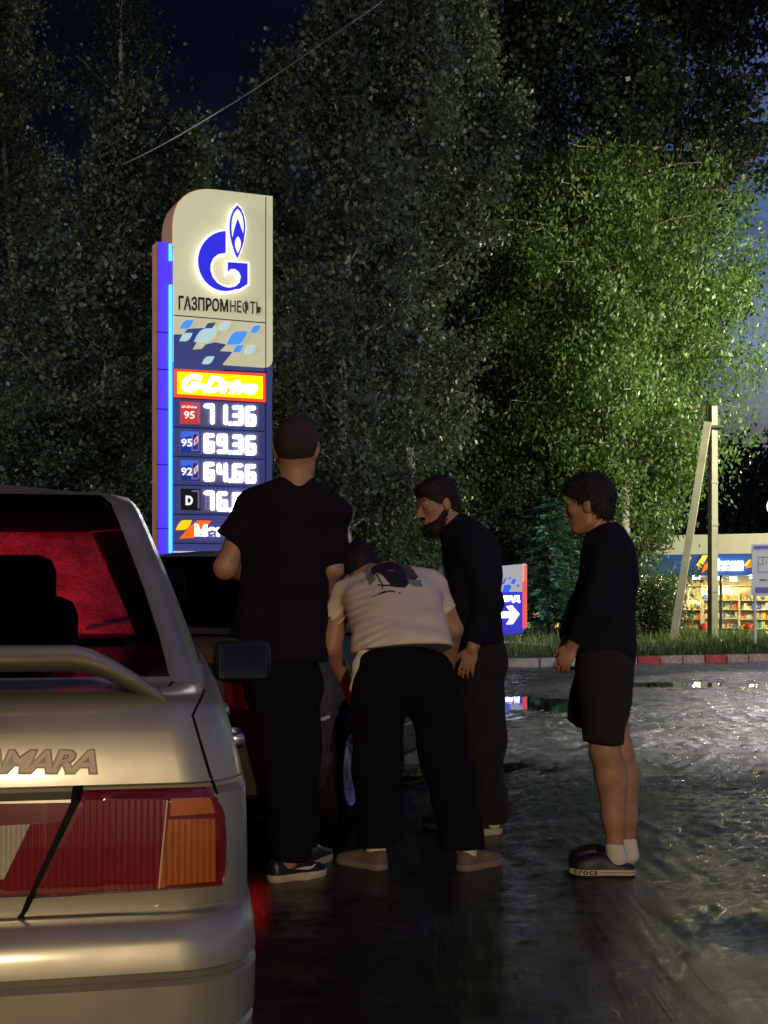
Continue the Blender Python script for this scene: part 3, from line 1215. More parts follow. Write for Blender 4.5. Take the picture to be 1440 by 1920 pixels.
for sx in (1, -1):
    for yy in (.76, 3.22):
        make_wheel(car2, sx * .745, yy, sx, r=.285)
    lb = MB()
    lb.box((sx * .60, .07, .70), (.18, .035, .085), None, .015)
    tl = lb.build('tail_lamp', lens_red_smooth, car2)
    l2 = MB()
    l2.box((sx * .725, .033, .66), (.035, .004, .085), None, .002)
    l2.build('lit_lens', lamp_lit_red, tl)
    l3 = MB()
    l3.box((sx * .745, .09, .70), (.014, .03, .07), None, .006)
    l3.build('lit_lens', lamp_lit_red, tl)
    rl = bpy.data.lights.new('tail_lamp_bulb', 'SPOT')
    rl.energy = 1700.0 if sx < 0 else 14.0
    rl.color = (1.0, .012, .012)
    rl.shadow_soft_size = .04
    rl.spot_size = R(95)
    rl.spot_blend = .6
    ro = bpy.data.objects.new('tail_lamp_bulb', rl)
    ro.location = (sx * .66, -.05, .72)
    ro.rotation_euler = (R(-80 if sx > 0 else -97), 0, 0)
    ro.parent = car2
    COL.objects.link(ro)
    sl = MB()
    sl.box((sx * .806, 2.0, .572), (.006, .72, .008))
    sl.build('side_moulding', bright_strip, car2)
    sl = MB()
    sl.box((sx * .806, .27, .572), (.006, .14, .008))
    sl.build('side_moulding', bright_strip, car2)
    sl = MB()
    sl.box((sx * .815, 2.0, .405), (.006, .80, .005))
    sl.build('sill_moulding', bright_strip, car2)
    mbx = MB()
    mbx.box((sx * .89, 2.55, .94), (.09, .045, .06), None, .03)
    mbx.build('wing_mirror', black_plastic, car2, 50)


# ------------------------------------------------------------------ the lamps of the yard and an added road floodlight (outside the picture; they light the place)
def street_lamp(name, x, y, h, arm, energy, color, label, size=.18, zb=0.0, aim=None, cone=90):
    o = empty(name, (x, y, zb))
    tag(o, label, 'street lamp')
    p = MB()
    p.tube([(0, 0, 0), (0, 0, h * .5), (0, 0, h)], [.09, .075, .055], 12)
    p.tube([(0, 0, h - .05), (arm[0] * .5, arm[1] * .5, h + .12), (arm[0], arm[1], h + .12)], .035, 8)
    p.build('pole', pmat('galvanised', (.35, .35, .35), .45, metal=.7), o, 60)
    hd = MB()
    hd.box((arm[0], arm[1], h + .10), (.30, .14, .06), None, .03)
    ho = hd.build('lamp_head', pmat('lamp_housing', (.3, .3, .3), .4, metal=.5), o, 40)
    gl_ = MB()
    gl_.box((arm[0], arm[1], h + .035), (.24, .10, .006), None, .003)
    gl_.build('lamp_glass', emat('lamp_glow', color, 30), ho)
    L = bpy.data.lights.new('lamp_bulb', 'SPOT' if aim else 'POINT')
    if aim:
        L.spot_size = R(cone)
        L.spot_blend = .45
    L.energy = energy
    L.color = color
    L.shadow_soft_size = size
    lo = bpy.data.objects.new('lamp_bulb', L)
    lo.location = (arm[0], arm[1], h - .12 - size * .6)
    if aim:
        lo.rotation_euler = (Vector(aim) - (Vector((x, y, zb)) + lo.location)).to_track_quat('-Z', 'Y').to_euler()
    lo.parent = o
    COL.objects.link(lo)
    return o


street_lamp('street_lamp', 2.4, -12.0, 4.3, (-.5, .3), 3300, (1.0, .72, .42), 'warm street lamp on a galvanised pole, behind the silver car', .16)
street_lamp('street_lamp', 14.5, 12.0, 8.2, (-1.0, .4), 4600, (.90, .96, 1.0), 'tall cool white yard floodlight at the filling station forecourt', .25, 0, (4.2, 37, 3.6), 70)
street_lamp('street_lamp', 20.0, 40.0, 6.6, (-1.0, -.2), 10500, (1.0, .96, .58), 'second yard floodlight beside the shop, off to the right', .25, .15, (8.5, 45, 4.0), 140)
street_lamp('street_lamp', 12.9, 30.6, 7.0, (-.8, -.6), 6200, (1.0, .92, .86), 'added floodlight brightening the far road, unseen off to the right', .25, .1, (5.4, 18.5, 0), 24)  # unseen lamp added only to brighten the far road

street_lamp('street_lamp', -13.0, 12.5, 7.6, (1.2, .1), 2500, (.93, .95, 1.0), 'yard floodlight off to the left that lights the aspens', .25, .0, (.5, 27.5, 3.2), 76)

street_lamp('street_lamp', 12.2, 29.5, 7.0, (-.8, .2), 4600, (1.0, .98, .72), 'floodlight at the corner of the verge, just off to the right', .25, .1, (3.5, 36.5, 5.5), 128)


# ------------------------------------------------------------------ price sign
SGY = R(23)
SG = Matrix.Translation((-2.896, 19.5, 0)) @ Matrix.Rotation(SGY, 4, 'Z')
SGI = SG.inverted()


def on_plane(inv, px, py, y0=0.0):
    o = inv @ Vector((0, 0, CH))
    p = inv @ W(px, py, 10)
    d = p - o
    t = (y0 - o.y) / d.y
    q = o + d * t
    return q.x, q.z


def sg(px, py, y0=0.0):
    return on_plane(SGI, px, py, y0)


ZA = lambda x, y: (270 + x * 270 / 1401, 350 + y * 370 / 1920)      # enlargement of the upper half
ZB = lambda x, y: (270 + x * 270 / 1401, 680 + y * 370 / 1920)      # enlargement of the lower half
sign = empty('price_sign', (-2.896, 19.5, 0), SGY)
tag(sign, 'tall lit fuel price sign with blue flame emblem and white price digits', 'price sign')
cream = pmat('cream_panel', (.60, .575, .38), .42, noise=.05, nscale=3, emit=(.68, .65, .40), estr=.62)  # panel glow stands in for lamp light falling on the sign
navy = pmat('navy_panel', (.050, .065, .24), .35, noise=.10, nscale=2, emit=(.10, .12, .42), estr=.32)
copper = pmat('sign_edge', (.50, .25, .15), .55, metal=.0, noise=.15, nscale=4)
bluestrip = pmat('blue_strip', (.05, .06, .45), .4, emit=(.08, .03, 1.0), estr=1.05)
seam = pmat('panel_seam', (.02, .02, .04), .6)
logo_blue = pmat('emblem_blue', (.03, .03, .60), .35, emit=(.035, .03, .85), estr=.75)
halo = emat('emblem_white_glow', (1.0, .99, .93), 1.25)
led_white = emat('price_digit_glow', (.92, .94, 1.0), 13.0)
ghost = pmat('dark_segment', (.30, .26, .50), .4, emit=(.30, .24, .62), estr=.35)


def flat(poly, y0, y1, name, mat, parent, smooth=None):
    m = MB()
    m.prism(poly, lambda u, v, t: Vector((u, t, v)), y0, y1)
    return m.build(name, mat, parent, smooth)


def rounded(pts, corners, n=8):
    """pts outline, corners {index: radius}"""
    out = []
    k = len(pts)
    for i, p in enumerate(pts):
        if i in corners:
            r = corners[i]
            p, a, b = Vector(p), Vector(pts[i - 1]), Vector(pts[(i + 1) % k])
            da, db = (a - p).normalized(), (b - p).normalized()
            for q in range(n + 1):
                s_ = q / n
                out.append(tuple((p + da * r * (1 - s_) ** 2 + db * r * s_ ** 2)))
        else:
            out.append(tuple(p))
    return out


zb_ = sg(325, 1036)[1]
zt_ = 6.83
SW = 1.435
# lower blue body
flat([(0, zb_), (SW, zb_), (SW, 6.0), (0, 6.0)], .02, .40, 'sign_body', navy, sign)
# cream head panel, one rounded corner top left, one bottom right
zl = sg(325, 590)[1]
head = rounded([(0, 4.55), (0, zt_), (SW, zt_), (SW, sg(505, 688)[1]), (.66, sg(420, 686)[1])], {1: .62, 3: .12})
zc = sg(505, 690)[1]
zst = sg(325, 600)[1]
head = rounded([(0.0, zst), (0, zt_ - .0), (SW, zt_), (SW, zc), (0.0, zc)], {1: .60, 3: .14})
flat(head, -.002, .40, 'head_panel', cream, sign)
side_c = MB()
arc = rounded([(0.0, 5.9), (0, zt_ - .0), (SW, zt_)], {1: .60})
sv = [Vector((u - .012, 0, v + .004)) for u, v in arc]
side_c.grid([[p + Vector((0, .012, 0)) for p in sv], [p + Vector((-.0, .60, 0)) for p in sv]])
side_c.build('edge_strip', copper, sign)
# navy wave across the foot of the head panel
wave = [ZA(285, 1438), (ZA(380, 1438)), ZA(425, 1385), ZA(560, 1376), ZA(590, 1378), ZA(620, 1330), ZA(700, 1320), ZA(655, 1385), ZA(720, 1388), ZA(600, 1470), ZA(520, 1500), ZA(470, 1585), ZA(560, 1580), ZA(600, 1535), ZA(690, 1515), ZA(800, 1535), ZA(735, 1600), ZA(860, 1608), ZA(765, 1725), ZA(765, 1790), ZA(285, 1790)]
wv = [sg(*p) for p in wave]
flat([(max(0.002, u), v) for u, v in wv], -.006, .01, 'wave_panel', navy, sign)


def petal(cx, cy, w, h, name, mat, parent, conv=ZA, y0=-.02, y1=-.005, sl=.55):
    """leaf: two opposite rounded corners, slanted"""
    pts = []
    for s_ in np.linspace(0, 1, 9):
        pts.append((-w / 2 + w * s_ * .62, -h * (-.5 + .0) - h * (1 - (1 - s_) ** 2)))
    bl, tl, tr, br = (-w / 2, h / 2), (-w * .12, -h / 2), (w / 2, -h / 2), (w * .12, h / 2)
    out = []
    def q(p0, p1, p2, n=7):
        for i in range(n):
            s_ = i / n
            out.append(((1 - s_) ** 2 * p0[0] + 2 * s_ * (1 - s_) * p1[0] + s_ * s_ * p2[0], (1 - s_) ** 2 * p0[1] + 2 * s_ * (1 - s_) * p1[1] + s_ * s_ * p2[1]))
    q(bl, (-w * .30, -h * .50), (w * .05, -h / 2))
    out.append((w * .05, -h / 2))
    q(tr, (w * .30, h * .50), (-w * .05, h / 2))
    out.append((-w * .05, h / 2))
    return flat([sg(*conv(cx + x, cy + y)) for x, y in out], y0, y1, name, mat, parent)


pet_b = pmat('petal_blue', (.06, .25, .75), .3, emit=(.08, .35, 1.0), estr=.75)
pet_w = pmat('petal_pale', (.6, .75, .80), .3, emit=(.55, .85, .90), estr=.6)
for (cx, cy, w, h, mt) in ((412, 1342, 135, 84, pet_b), (406, 1465, 125, 80, pet_w), (600, 1446, 230, 132, pet_w), (786, 1358, 104, 70, pet_w), (902, 1474, 200, 130, pet_b), (1082, 1388, 100, 70, pet_b), (914, 1578, 104, 70, pet_b), (1030, 1588, 100, 70, pet_w), (622, 1690, 120, 76, pet_w)):
    petal(cx, cy, w, h, 'petal', mt, sign)


def arcpts(cx, cy, rx, ry, a0, a1, n=28):
    return [(cx + rx * math.cos(R(a0 + (a1 - a0) * i / n)), cy - ry * math.sin(R(a0 + (a1 - a0) * i / n))) for i in range(n + 1)]


# emblem: letter G and flame, standing off the panel with a white glow round the edge
G = [(770, 452)] + arcpts(772, 740, 268, 288, 92, 180)[1:] + arcpts(772, 740, 268, 292, 180, 290)[1:] + [(905, 1012), (982, 965), (982, 766), (792, 752), (792, 846)] + [(822, 818), (862, 818), (900, 845), (920, 890), (905, 950), (860, 990), (800, 1000), (740, 985)] + [(690, 955), (645, 900), (622, 830), (625, 770), (650, 715), (700, 675), (770, 662)]


def grow(poly, k):
    n = len(poly)
    a = sum(poly[i][0] * poly[(i + 1) % n][1] - poly[(i + 1) % n][0] * poly[i][1] for i in range(n))
    sg_ = 1 if a > 0 else -1
    out = []
    for i in range(n):
        p0, p1, p2 = Vector(poly[i - 1]), Vector(poly[i]), Vector(poly[(i + 1) % n])
        d1, d2 = (p1 - p0), (p2 - p1)
        d1 = d1.normalized() if d1.length > 0 else d2.normalized()
        d2 = d2.normalized() if d2.length > 0 else d1
        n1, n2 = Vector((d1.y, -d1.x)), Vector((d2.y, -d2.x))
        m = (n1 + n2)
        m = m.normalized() if m.length > 1e-6 else n1
        q = p1 + m * k * sg_ / max(.45, m.dot(n1))
        out.append((q.x, q.y))
    return out


def zpoly(poly, conv=ZA):
    return [sg(*conv(x, y)) for x, y in poly]


flat(zpoly(grow(G, 22)), -.105, -.045, 'emblem_glow', halo, sign)
flat(zpoly(G), -.125, -.1055, 'emblem_letter', logo_blue, sign)


def flame(cx, top, bot, w, wide=.55, n=12):
    l, r_ = [], []
    for i in range(n + 1):
        s_ = i / n
        k = math.sin(PI * s_ ** wide) ** .85
        l.append((cx - w * k, top + (bot - top) * s_))
        r_.append((cx + w * k, top + (bot - top) * s_))
    return l + r_[::-1][1:-1]


flat(zpoly(flame(882, 175, 740, 92, .78)), -.105, -.045, 'flame_glow', halo, sign)
flat(zpoly(flame(884, 200, 716, 76, .78)), -.125, -.1055, 'flame_outline', logo_blue, sign)
flat(zpoly(flame(884, 238, 690, 58, .72)), -.130, -.1255, 'flame_gap', halo, sign)
flat(zpoly([(884, 330), (905, 385), (935, 470), (946, 545), (930, 600), (884, 715), (845, 610), (830, 545), (842, 470), (866, 385)]), -.135, -.1305, 'flame_body', logo_blue, sign)
flat(zpoly(flame(885, 508, 668, 28, .8)), -.140, -.1355, 'flame_core', halo, sign)

# lettering
f_reg = pmat('letter_dark', (.02, .025, .07), .4)
f_grey = pmat('letter_grey', (.14, .15, .13), .4)


def sign_text(txt, a, b, c, d, name, mat, y0, depth=.01, bold=.02, shear=0, conv=ZA, parent=None, inv=None, space=1.0):
    """a..d: corners (top-left, top-right, bottom-right, bottom-left) on the enlargement"""
    P = [sg(*conv(*q)) for q in (a, b, c, d)]
    me = text_mesh(txt, 1.0, 1.0, bold, shear=shear, space=space)
    def fn(u, v, t):
        x = (P[3][0] * (1 - u) + P[2][0] * u) * (1 - v) + (P[0][0] * (1 - u) + P[1][0] * u) * v
        z = (P[3][1] * (1 - u) + P[2][1] * u) * (1 - v) + (P[0][1] * (1 - u) + P[1][1] * u) * v
        return Vector((x, y0 - (t + 1) * .5 * -depth * 1.0 - depth, z))
    fit_mesh(me, fn, None)
    return add(name, mesh_to(me, mat), None, parent or sign)


sign_text('ГАЗПРОМ', (334, 1060), (815, 1098), (815, 1222), (334, 1200), 'brand_lettering', f_reg, -.004, .02, .022)
sign_text('НЕФТЬ', (835, 1100), (1138, 1118), (1138, 1256), (835, 1224), 'brand_lettering', f_grey, -.004, .02, .008)
# seams
for (x0, y0_, x1, y1_, cv) in ((285, 1250, 1180, 1326, ZA), (285, 340, 1180, 388, ZB), (285, 622, 1180, 668, ZB), (285, 908, 1180, 942, ZB), (285, 1186, 1180, 1214, ZB), (285, 1474, 1180, 1486, ZB), (285, 1755, 1180, 1766, ZB), (285, 52, 1180, 92, ZB)):
    a, b = sg(*cv(x0, y0_)), sg(*cv(x1, y1_))
    zoff = -.0035 if cv is ZA else .0165
    flat([(max(a[0], .004), a[1] - .007), (b[0], b[1] - .007), (b[0], b[1] + .007), (max(a[0], .004), a[1] + .007)], zoff, .03, 'panel_seam', seam, sign)
a, b = sg(*ZA(1184, 110)), sg(*ZB(1184, 1766))
flat([(a[0] - .006, zb_ + .01), (a[0] + .006, zb_ + .01), (a[0] + .006, zt_ - .02), (a[0] - .006, zt_ - .02)], -.0045, .03, 'panel_seam', seam, sign)

# red and yellow lit box
red_lit = emat('lit_red_frame', (1.0, .085, .035), 1.05)
yel_lit = emat('lit_yellow_panel', (1.0, .82, .0), 1.5)
wht_lit = emat('lit_white_letters', (1.0, 1.0, .85), 3.2)
bx = flat(zpoly([(292, 62), (1178, 108), (1178, 386), (292, 334)], ZB), -.03, .02, 'promo_box', red_lit, sign)
flat(zpoly([(318, 88), (1148, 136), (1148, 358), (318, 306)], ZB), -.036, -.0305, 'lit_panel', yel_lit, bx)
sign_text('G-Drive', (370, 100), (1112, 180), (1085, 318), (350, 290), 'lit_lettering', wht_lit, -.037, .012, .07, shear=.3, conv=ZB, parent=bx)

# price rows: grade plate, ghost segments, digits
SEG = {'0': 'abcdef', '1': 'bc', '2': 'abged', '3': 'abgcd', '4': 'fgbc', '5': 'afgcd', '6': 'afgedc', '7': 'abc', '8': 'abcdefg', '9': 'abcdfg'}


def digit_poly(ch, x0, x1, yt, yb, th, conv, name, mat, parent, y0, y1):
    """seven thick rounded segments"""
    ym = (yt + yb) / 2
    segs = {'a': ((x0, yt), (x1, yt)), 'd': ((x0, yb), (x1, yb)), 'g': ((x0, ym), (x1, ym)), 'f': ((x0, yt), (x0, ym)), 'b': ((x1, yt), (x1, ym)), 'e': ((x0, ym), (x0, yb)), 'c': ((x1, ym), (x1, yb))}
    m = MB()
    for q, s_ in enumerate(SEG[ch]):
        p, r_ = Vector(segs[s_][0]), Vector(segs[s_][1])
        d = (r_ - p).normalized()
        n = Vector((-d.y, d.x))
        out = []
        for k in range(7):
            a = PI / 2 - PI * k / 6
            out.append(r_ + (d * math.cos(a) + n * math.sin(a)) * th)
        for k in range(7):
            a = PI / 2 - PI * k / 6
            out.append(p - (d * math.cos(a) + n * math.sin(a)) * th)
        m.prism([sg(*conv(v.x, v.y)) for v in out], lambda u, v, t: Vector((u, t, v)), y0 - q * .0006, y1)
    return m.build(name, mat, parent)


plate_red = pmat('grade_plate_red', (.60, .05, .03), .35, emit=(.9, .06, .04), estr=.55)
plate_blue = pmat('grade_plate_blue', (.03, .06, .42), .35, emit=(.02, .05, .55), estr=.35)
plate_black = pmat('grade_plate_black', (.035, .02, .03), .4)
screen = pmat('price_screen', (.10, .10, .18), .3, emit=(.10, .09, .20), estr=.5)
white_txt = emat('grade_letter_glow', (1, 1, 1), 1.0)
ROWS = [('95', '71.36', 376, 600, plate_red, 'red'), ('95', '69.36', 662, 880, plate_blue, 'drop'), ('92', '64.66', 942, 1155, plate_blue, 'drop'), ('D', '76.66', 1222, 1440, plate_black, '')]
for (gr, price, yt, yb, plate, deco) in ROWS:
    row = flat(zpoly([(352, yt), (1118, yt + 22), (1118, yb + 30), (352, yb)], ZB), -.004, .03, 'price_row', screen, sign)
    flat(zpoly([(354, yt + 3), (546, yt + 8), (546, yb - 2), (354, yb - 6)], ZB), -.012, -.0045, 'grade_plate', plate, row)
    if deco == 'drop':
        flat(zpoly([(356, yt + 5), (544, yt + 10), (450, yt + 55), (356, yt + 72)], ZB), -.014, -.0125, 'plate_band', pmat('band_blue', (.05, .15, .8), .4, emit=(.05, .16, .9), estr=.7), row)
        dm = (520, yt + 50)
        flat(zpoly([(522, yt + 48), (524, yt + 105), (484, yt + 150), (482, yt + 95)], ZB), -.018, -.0145, 'grade_mark', emat('mark_white', (1, .9, .9), .9), row)
        flat(zpoly([(515, yt + 66), (516, yt + 102), (490, yt + 134), (489, yt + 98)], ZB), -.021, -.0185, 'grade_mark', emat('mark_red', (.9, .05, .06), .8) if yt < 900 else emat('mark_orange', (1.0, .3, .05), .8), row)
        sign_text(gr, (358, yt + 78), (468, yt + 80), (468, yt + 158), (358, yt + 156), 'grade_text', white_txt, -.015, .006, .03, conv=ZB, parent=row)
    elif deco == 'red':
        sign_text(gr, (386, yt + 96), (490, yt + 98), (490, yt + 172), (386, yt + 170), 'grade_text', white_txt, -.015, .006, .02, conv=ZB, parent=row)
        sign_text('G-Drive', (366, yt + 40), (512, yt + 46), (508, yt + 70), (362, yt + 64), 'grade_text', white_txt, -.015, .006, .03, shear=.3, conv=ZB, parent=row)
    else:
        sign_text(gr, (402, yt + 72), (472, yt + 74), (472, yt + 166), (402, yt + 164), 'grade_text', white_txt, -.015, .006, .05, conv=ZB, parent=row)
    # unlit segments of the spare place
    digit_poly('7' if deco in ('red', '') else '0', 466, 528, yt + 28, yb - 26, 7, ZB, 'spare_digit', ghost, row, -.0165, -.0125)
    xs = [(600, 664), (728, 792), (876, 940), (1002, 1066)]
    dg = price.replace('.', '')
    for q, ch in enumerate(dg):
        sl_ = 6 + q * 7
        if deco == '' and q == 0:
            digit_poly('8', xs[q][0], xs[q][1], yt + 40 + sl_, yb - 26 + sl_, 8, ZB, 'spare_digit', ghost, row, -.010, -.0045)
        digit_poly(ch, xs[q][0], xs[q][1], yt + 40 + sl_, yb - 26 + sl_, 17, ZB, 'price_digit', led_white, row, -.020, -.0045)
    flat(zpoly(arcpts(836, yb - 6, 17, 17, 0, 350, 12), ZB), -.020, -.0045, 'price_point', led_white, row)

# shop row
sh = flat(zpoly([(300, 1500), (1160, 1520), (1160, 1740), (300, 1735)], ZB), .012, .03, 'shop_row', navy, sign)
petal(388, 1580, 155, 96, 'petal', emat('lit_yellow', (1.0, .62, .01), 1.1), sign, ZB, -.012, .0115)
flat(zpoly([(345, 1712), (450, 1590), (520, 1535), (655, 1538), (560, 1660), (480, 1706)], ZB), -.008, .0115, 'petal', emat('lit_orange', (1.0, .15, .01), 1.05), sign)
sign_text('Магазин', (488, 1568), (1090, 1590), (1090, 1704), (488, 1690), 'shop_lettering', emat('shop_letter_glow', (1, .98, .95), 2.2), -.013, .012, .05, conv=ZB)
flat([(.0, zb_), (SW, zb_), (SW, zb_ + .02), (.0, zb_ + .02)], -.02, .018, 'bottom_trim', emat('bottom_glow', (.7, .75, 1.0), .8), sign)

# the blue side strip, set back, with its line of light; copper edge
zs = sg(300, 450)[1]
flat([(-.190, zb_ - .02), (-.002, zb_ - .02), (-.002, zs), (-.190, zs)], .10, .42, 'side_strip', bluestrip, sign)
flat([(-.207, zb_ - .02), (-.191, zb_ - .02), (-.191, zs), (-.207, zs)], .088, .36, 'edge_strip', copper, sign)
lt = MB()
cyan = emat('blue_light_line', (.02, .28, 1.0), 9.0)
for (p0, p1) in ((455, 486), (532, 1036)):
    z0, z1 = sg(322, p1)[1], sg(322, p0)[1]
    lt = MB()
    lt.box((-.022, .085, (z0 + z1) / 2), (.014, .012, (z1 - z0) / 2))
    lt.build('light_line', cyan, sign)
for pz in (620, 690, 765, 870, 990):
    z0 = sg(300, pz)[1]
    flat([(-.209, z0 - .006), (-.04, z0 - .006), (-.04, z0 + .006), (-.209, z0 + .006)], .083, .12, 'panel_seam', seam, sign)
# foot
flat([(.10, 0), (SW - .10, 0), (SW - .10, zb_ - .001), (.10, zb_ - .001)], .10, .34, 'foot', pmat('sign_foot', (.03, .03, .045), .5), sign)


# ------------------------------------------------------------------ the filling-station shop
SHY = R(-28)
shop_o = W(1335, 1125, 52)
SHL = (shop_o.x, shop_o.y, -.15)
SH = Matrix.Translation(SHL) @ Matrix.Rotation(SHY, 4, 'Z')
SHI = SH.inverted()
shop = empty('shop_building', SHL, SHY)
tag(shop, 'low filling station shop with cream parapet, blue fascia and brightly lit windows', 'shop')


def sp(px, py):
    return on_plane(SHI, px, py)


wall_cream = pmat('cream_render', (.62, .60, .46), .6, noise=.06, nscale=1.5)
fascia_blue = pmat('blue_fascia', (.035, .09, .36), .35, noise=.08, nscale=1, emit=(.02, .07, .38), estr=.12)
frame_dark = pmat('window_frame_dark', (.05, .045, .04), .4)
x_l, x_r = -11.0, 9.5
zp1 = sp(1335, 1002)[1]
zp0 = sp(1335, 1039)[1]
zf0 = sp(1335, 1079)[1]
m_ = MB()
m_.box(((x_l + x_r) / 2, 5.0, (zp0 + zp1) / 2), ((x_r - x_l) / 2, 5.0, (zp1 - zp0) / 2))
m_.build('parapet', wall_cream, shop)
m_ = MB()
m_.box(((x_l + x_r) / 2, 4.9, (zp0 + zf0) / 2), ((x_r - x_l) / 2 + .06, 5.15, (zp0 - zf0) / 2 - .003))
m_.build('fascia', fascia_blue, shop)
for q in np.arange(x_l + 1.0, x_r, 2.4):
    m_ = MB()
    m_.box((q, -.252, (zp0 + zf0) / 2), (.012, .004, (zp0 - zf0) / 2 - .01))
    m_.build('fascia_joint', black_trim, shop)
m_ = MB()
m_.box((x_l + .1, 5, zf0 / 2), (.1, 4.8, zf0 / 2 - .004))
m_.box((x_r - .1, 5, zf0 / 2), (.1, 4.8, zf0 / 2 - .004))
m_.box(((x_l + x_r) / 2, 9.85, zf0 / 2), ((x_r - x_l) / 2 - .21, .1, zf0 / 2 - .004))
m_.build('wall', pmat('inside_wall', (.75, .66, .42), .7), shop)
m_ = MB()
m_.box(((x_l + x_r) / 2, 4.9, .05), ((x_r - x_l) / 2 - .21, 4.8, .05))
m_.build('floor_slab', pmat('shop_floor_tile', (.5, .47, .38), .3), shop)
m_ = MB()
m_.box(((x_l + x_r) / 2, .10, .11), ((x_r - x_l) / 2 - .21, .06, .10))
m_.build('plinth', pmat('dark_plinth', (.03, .03, .035), .5), shop)
pane_shop = glassmat('shop_glass', (.92, .93, .9))
bay = 1.85
q = x_l + .2
while q < x_r - .3:
    w_ = MB()
    w_.box((q, .10, (zf0 + .2) / 2), (.045, .05, (zf0 - .2) / 2 - .006))
    w_.box((q + bay / 2, .10, zf0 - .42), (bay / 2 - .046, .035, .02))
    wo_ = w_.build('window', frame_dark, shop)
    g_ = MB()
    g_.box((q + bay / 2, .10, (zf0 + .2) / 2), (bay / 2 - .05, .004, (zf0 - .2) / 2 - .01))
    g_.build('pane', pane_shop, wo_)
    q += bay
for i in range(9):
    for j in range(3):
        c_ = MB()
        c_.lathe([(.001, 0), (.13, 0), (.14, .03), (.001, .03)], Matrix.Translation((x_l + 1.5 + i * 2.15, 1.1 + j * 2.8, zf0 - .10)), 14)
        c_.build('ceiling_lamp', emat('shop_ceiling_glow', (1.0, .78, .36), 480), shop)
# illuminated name and its leaf marks
for (a, b, c, d, mt) in (((1310, 1060), (1322, 1042), (1331, 1041), (1319, 1064), 'y'), ((1320, 1074), (1325, 1060), (1346, 1040), (1336, 1062), 'o'), ((1399, 1060), (1408, 1050), (1412, 1050), (1404, 1063), 'y'), ((1402, 1066), (1406, 1056), (1416, 1046), (1413, 1064), 'o'),
                         ((1288, 1054), (1293, 1045), (1300, 1045), (1295, 1055), 'y')):
    P = [sp(*z) for z in (a, b, c, d)]
    m_ = MB()
    m_.prism(P, lambda u, v, t: Vector((u, t, v)), -.33, -.26)
    m_.build('leaf_mark', emat('mark_y', (1, .5, .03), 2.0) if mt == 'y' else emat('mark_o', (1, .17, .02), 1.6), shop)
P0, P1 = sp(1341, 1071), sp(1397, 1047)
me = text_mesh('Магазин', 1, 1, .05)
fit_mesh(me, lambda u, v, t: Vector((P0[0] + (P1[0] - P0[0]) * u, -.33 + .03 * t, P0[1] + (P1[1] - P0[1]) * v)), None)
add('shop_lettering', mesh_to(me, emat('shop_name_glow', (.9, .97, 1.0), 5.0)), None, shop)
goods_cols = [(.7, .12, .06), (.75, .6, .1), (.1, .4, .15), (.8, .75, .6), (.1, .2, .6), (.85, .4, .08), (.6, .6, .62)]
gmats = [pmat('packaging', c, .35) for c in goods_cols]


def shelf_unit(x, y, w, h, label):
    p = SH @ Vector((x, y, .1))
    o = empty('shelf_unit', p, SHY)
    tag(o, label, 'shop shelf', 'shelves in the shop windows')
    f = MB()
    f.box((0, .2, h / 2), (w / 2, .02, h / 2))
    for s_ in (-1, 1):
        f.box((s_ * w / 2, 0, h / 2), (.02, .22, h / 2 + .01))
    f.build('shelf_frame', pmat('shelf_metal', (.6, .55, .4), .5), o)
    n = int(h / .36)
    for k in range(n):
        s_ = MB()
        s_.box((0, -.02, .08 + k * .36), (w / 2 - .021, .19, .012))
        so = s_.build('shelf', pmat('shelf_board', (.7, .68, .6), .5), o)
        g = [MB() for _ in gmats]
        xx = -w / 2 + .08
        while xx < w / 2 - .10:
            c_ = rng.integers(0, len(gmats))
            ww = rng.uniform(.05, .11)
            hh = rng.uniform(.10, .26)
            g[c_].box((xx + ww / 2, -.06, .095 + k * .36 + hh / 2), (ww / 2 - .006, .10, hh / 2))
            xx += ww
        gm = MB()
        mats = []
        me = None
        fi = []
        for c_, gg in enumerate(g):
            b = len(gm.v)
            gm.v += gg.v
            gm.f += [tuple(b + i for i in f_) for f_ in gg.f]
            fi += [c_] * len(gg.f)
        if gm.v:
            me = mesh_np('goods', gm.v, gm.f)
            for q_, f_ in enumerate(me.polygons):
                f_.material_index = fi[q_]
            go = add('goods', me, gmats, so)
            go['kind'] = 'stuff'


for (x, y, w, h, lb) in ((-4.3, 2.2, 1.5, 1.5, 'tall goods shelf behind the leftmost visible shop window, beside the bush'), (-1.6, 1.6, 1.6, 1.15, 'low packed goods shelf left of the utility pole inside the shop'), (1.2, 2.8, 1.7, 1.45, 'goods shelf just right of the utility pole inside the shop'),
                         (3.0, 1.5, 1.5, 1.0, 'low goods shelf behind the red bin inside the shop'), (4.9, 2.4, 1.6, 1.6, 'goods shelf behind the white notice board inside the shop'), (-.4, 4.2, 2.2, 1.75, 'tall back wall shelf seen behind the utility pole inside the shop'), (2.3, 4.4, 2.2, 1.75, 'tall back wall shelf deep in the shop left of the notice board'), (-3.0, 4.0, 2.0, 1.75, 'tall back wall shelf deep in the shop behind the slanting brace')):
    shelf_unit(x, y, w, h, lb)

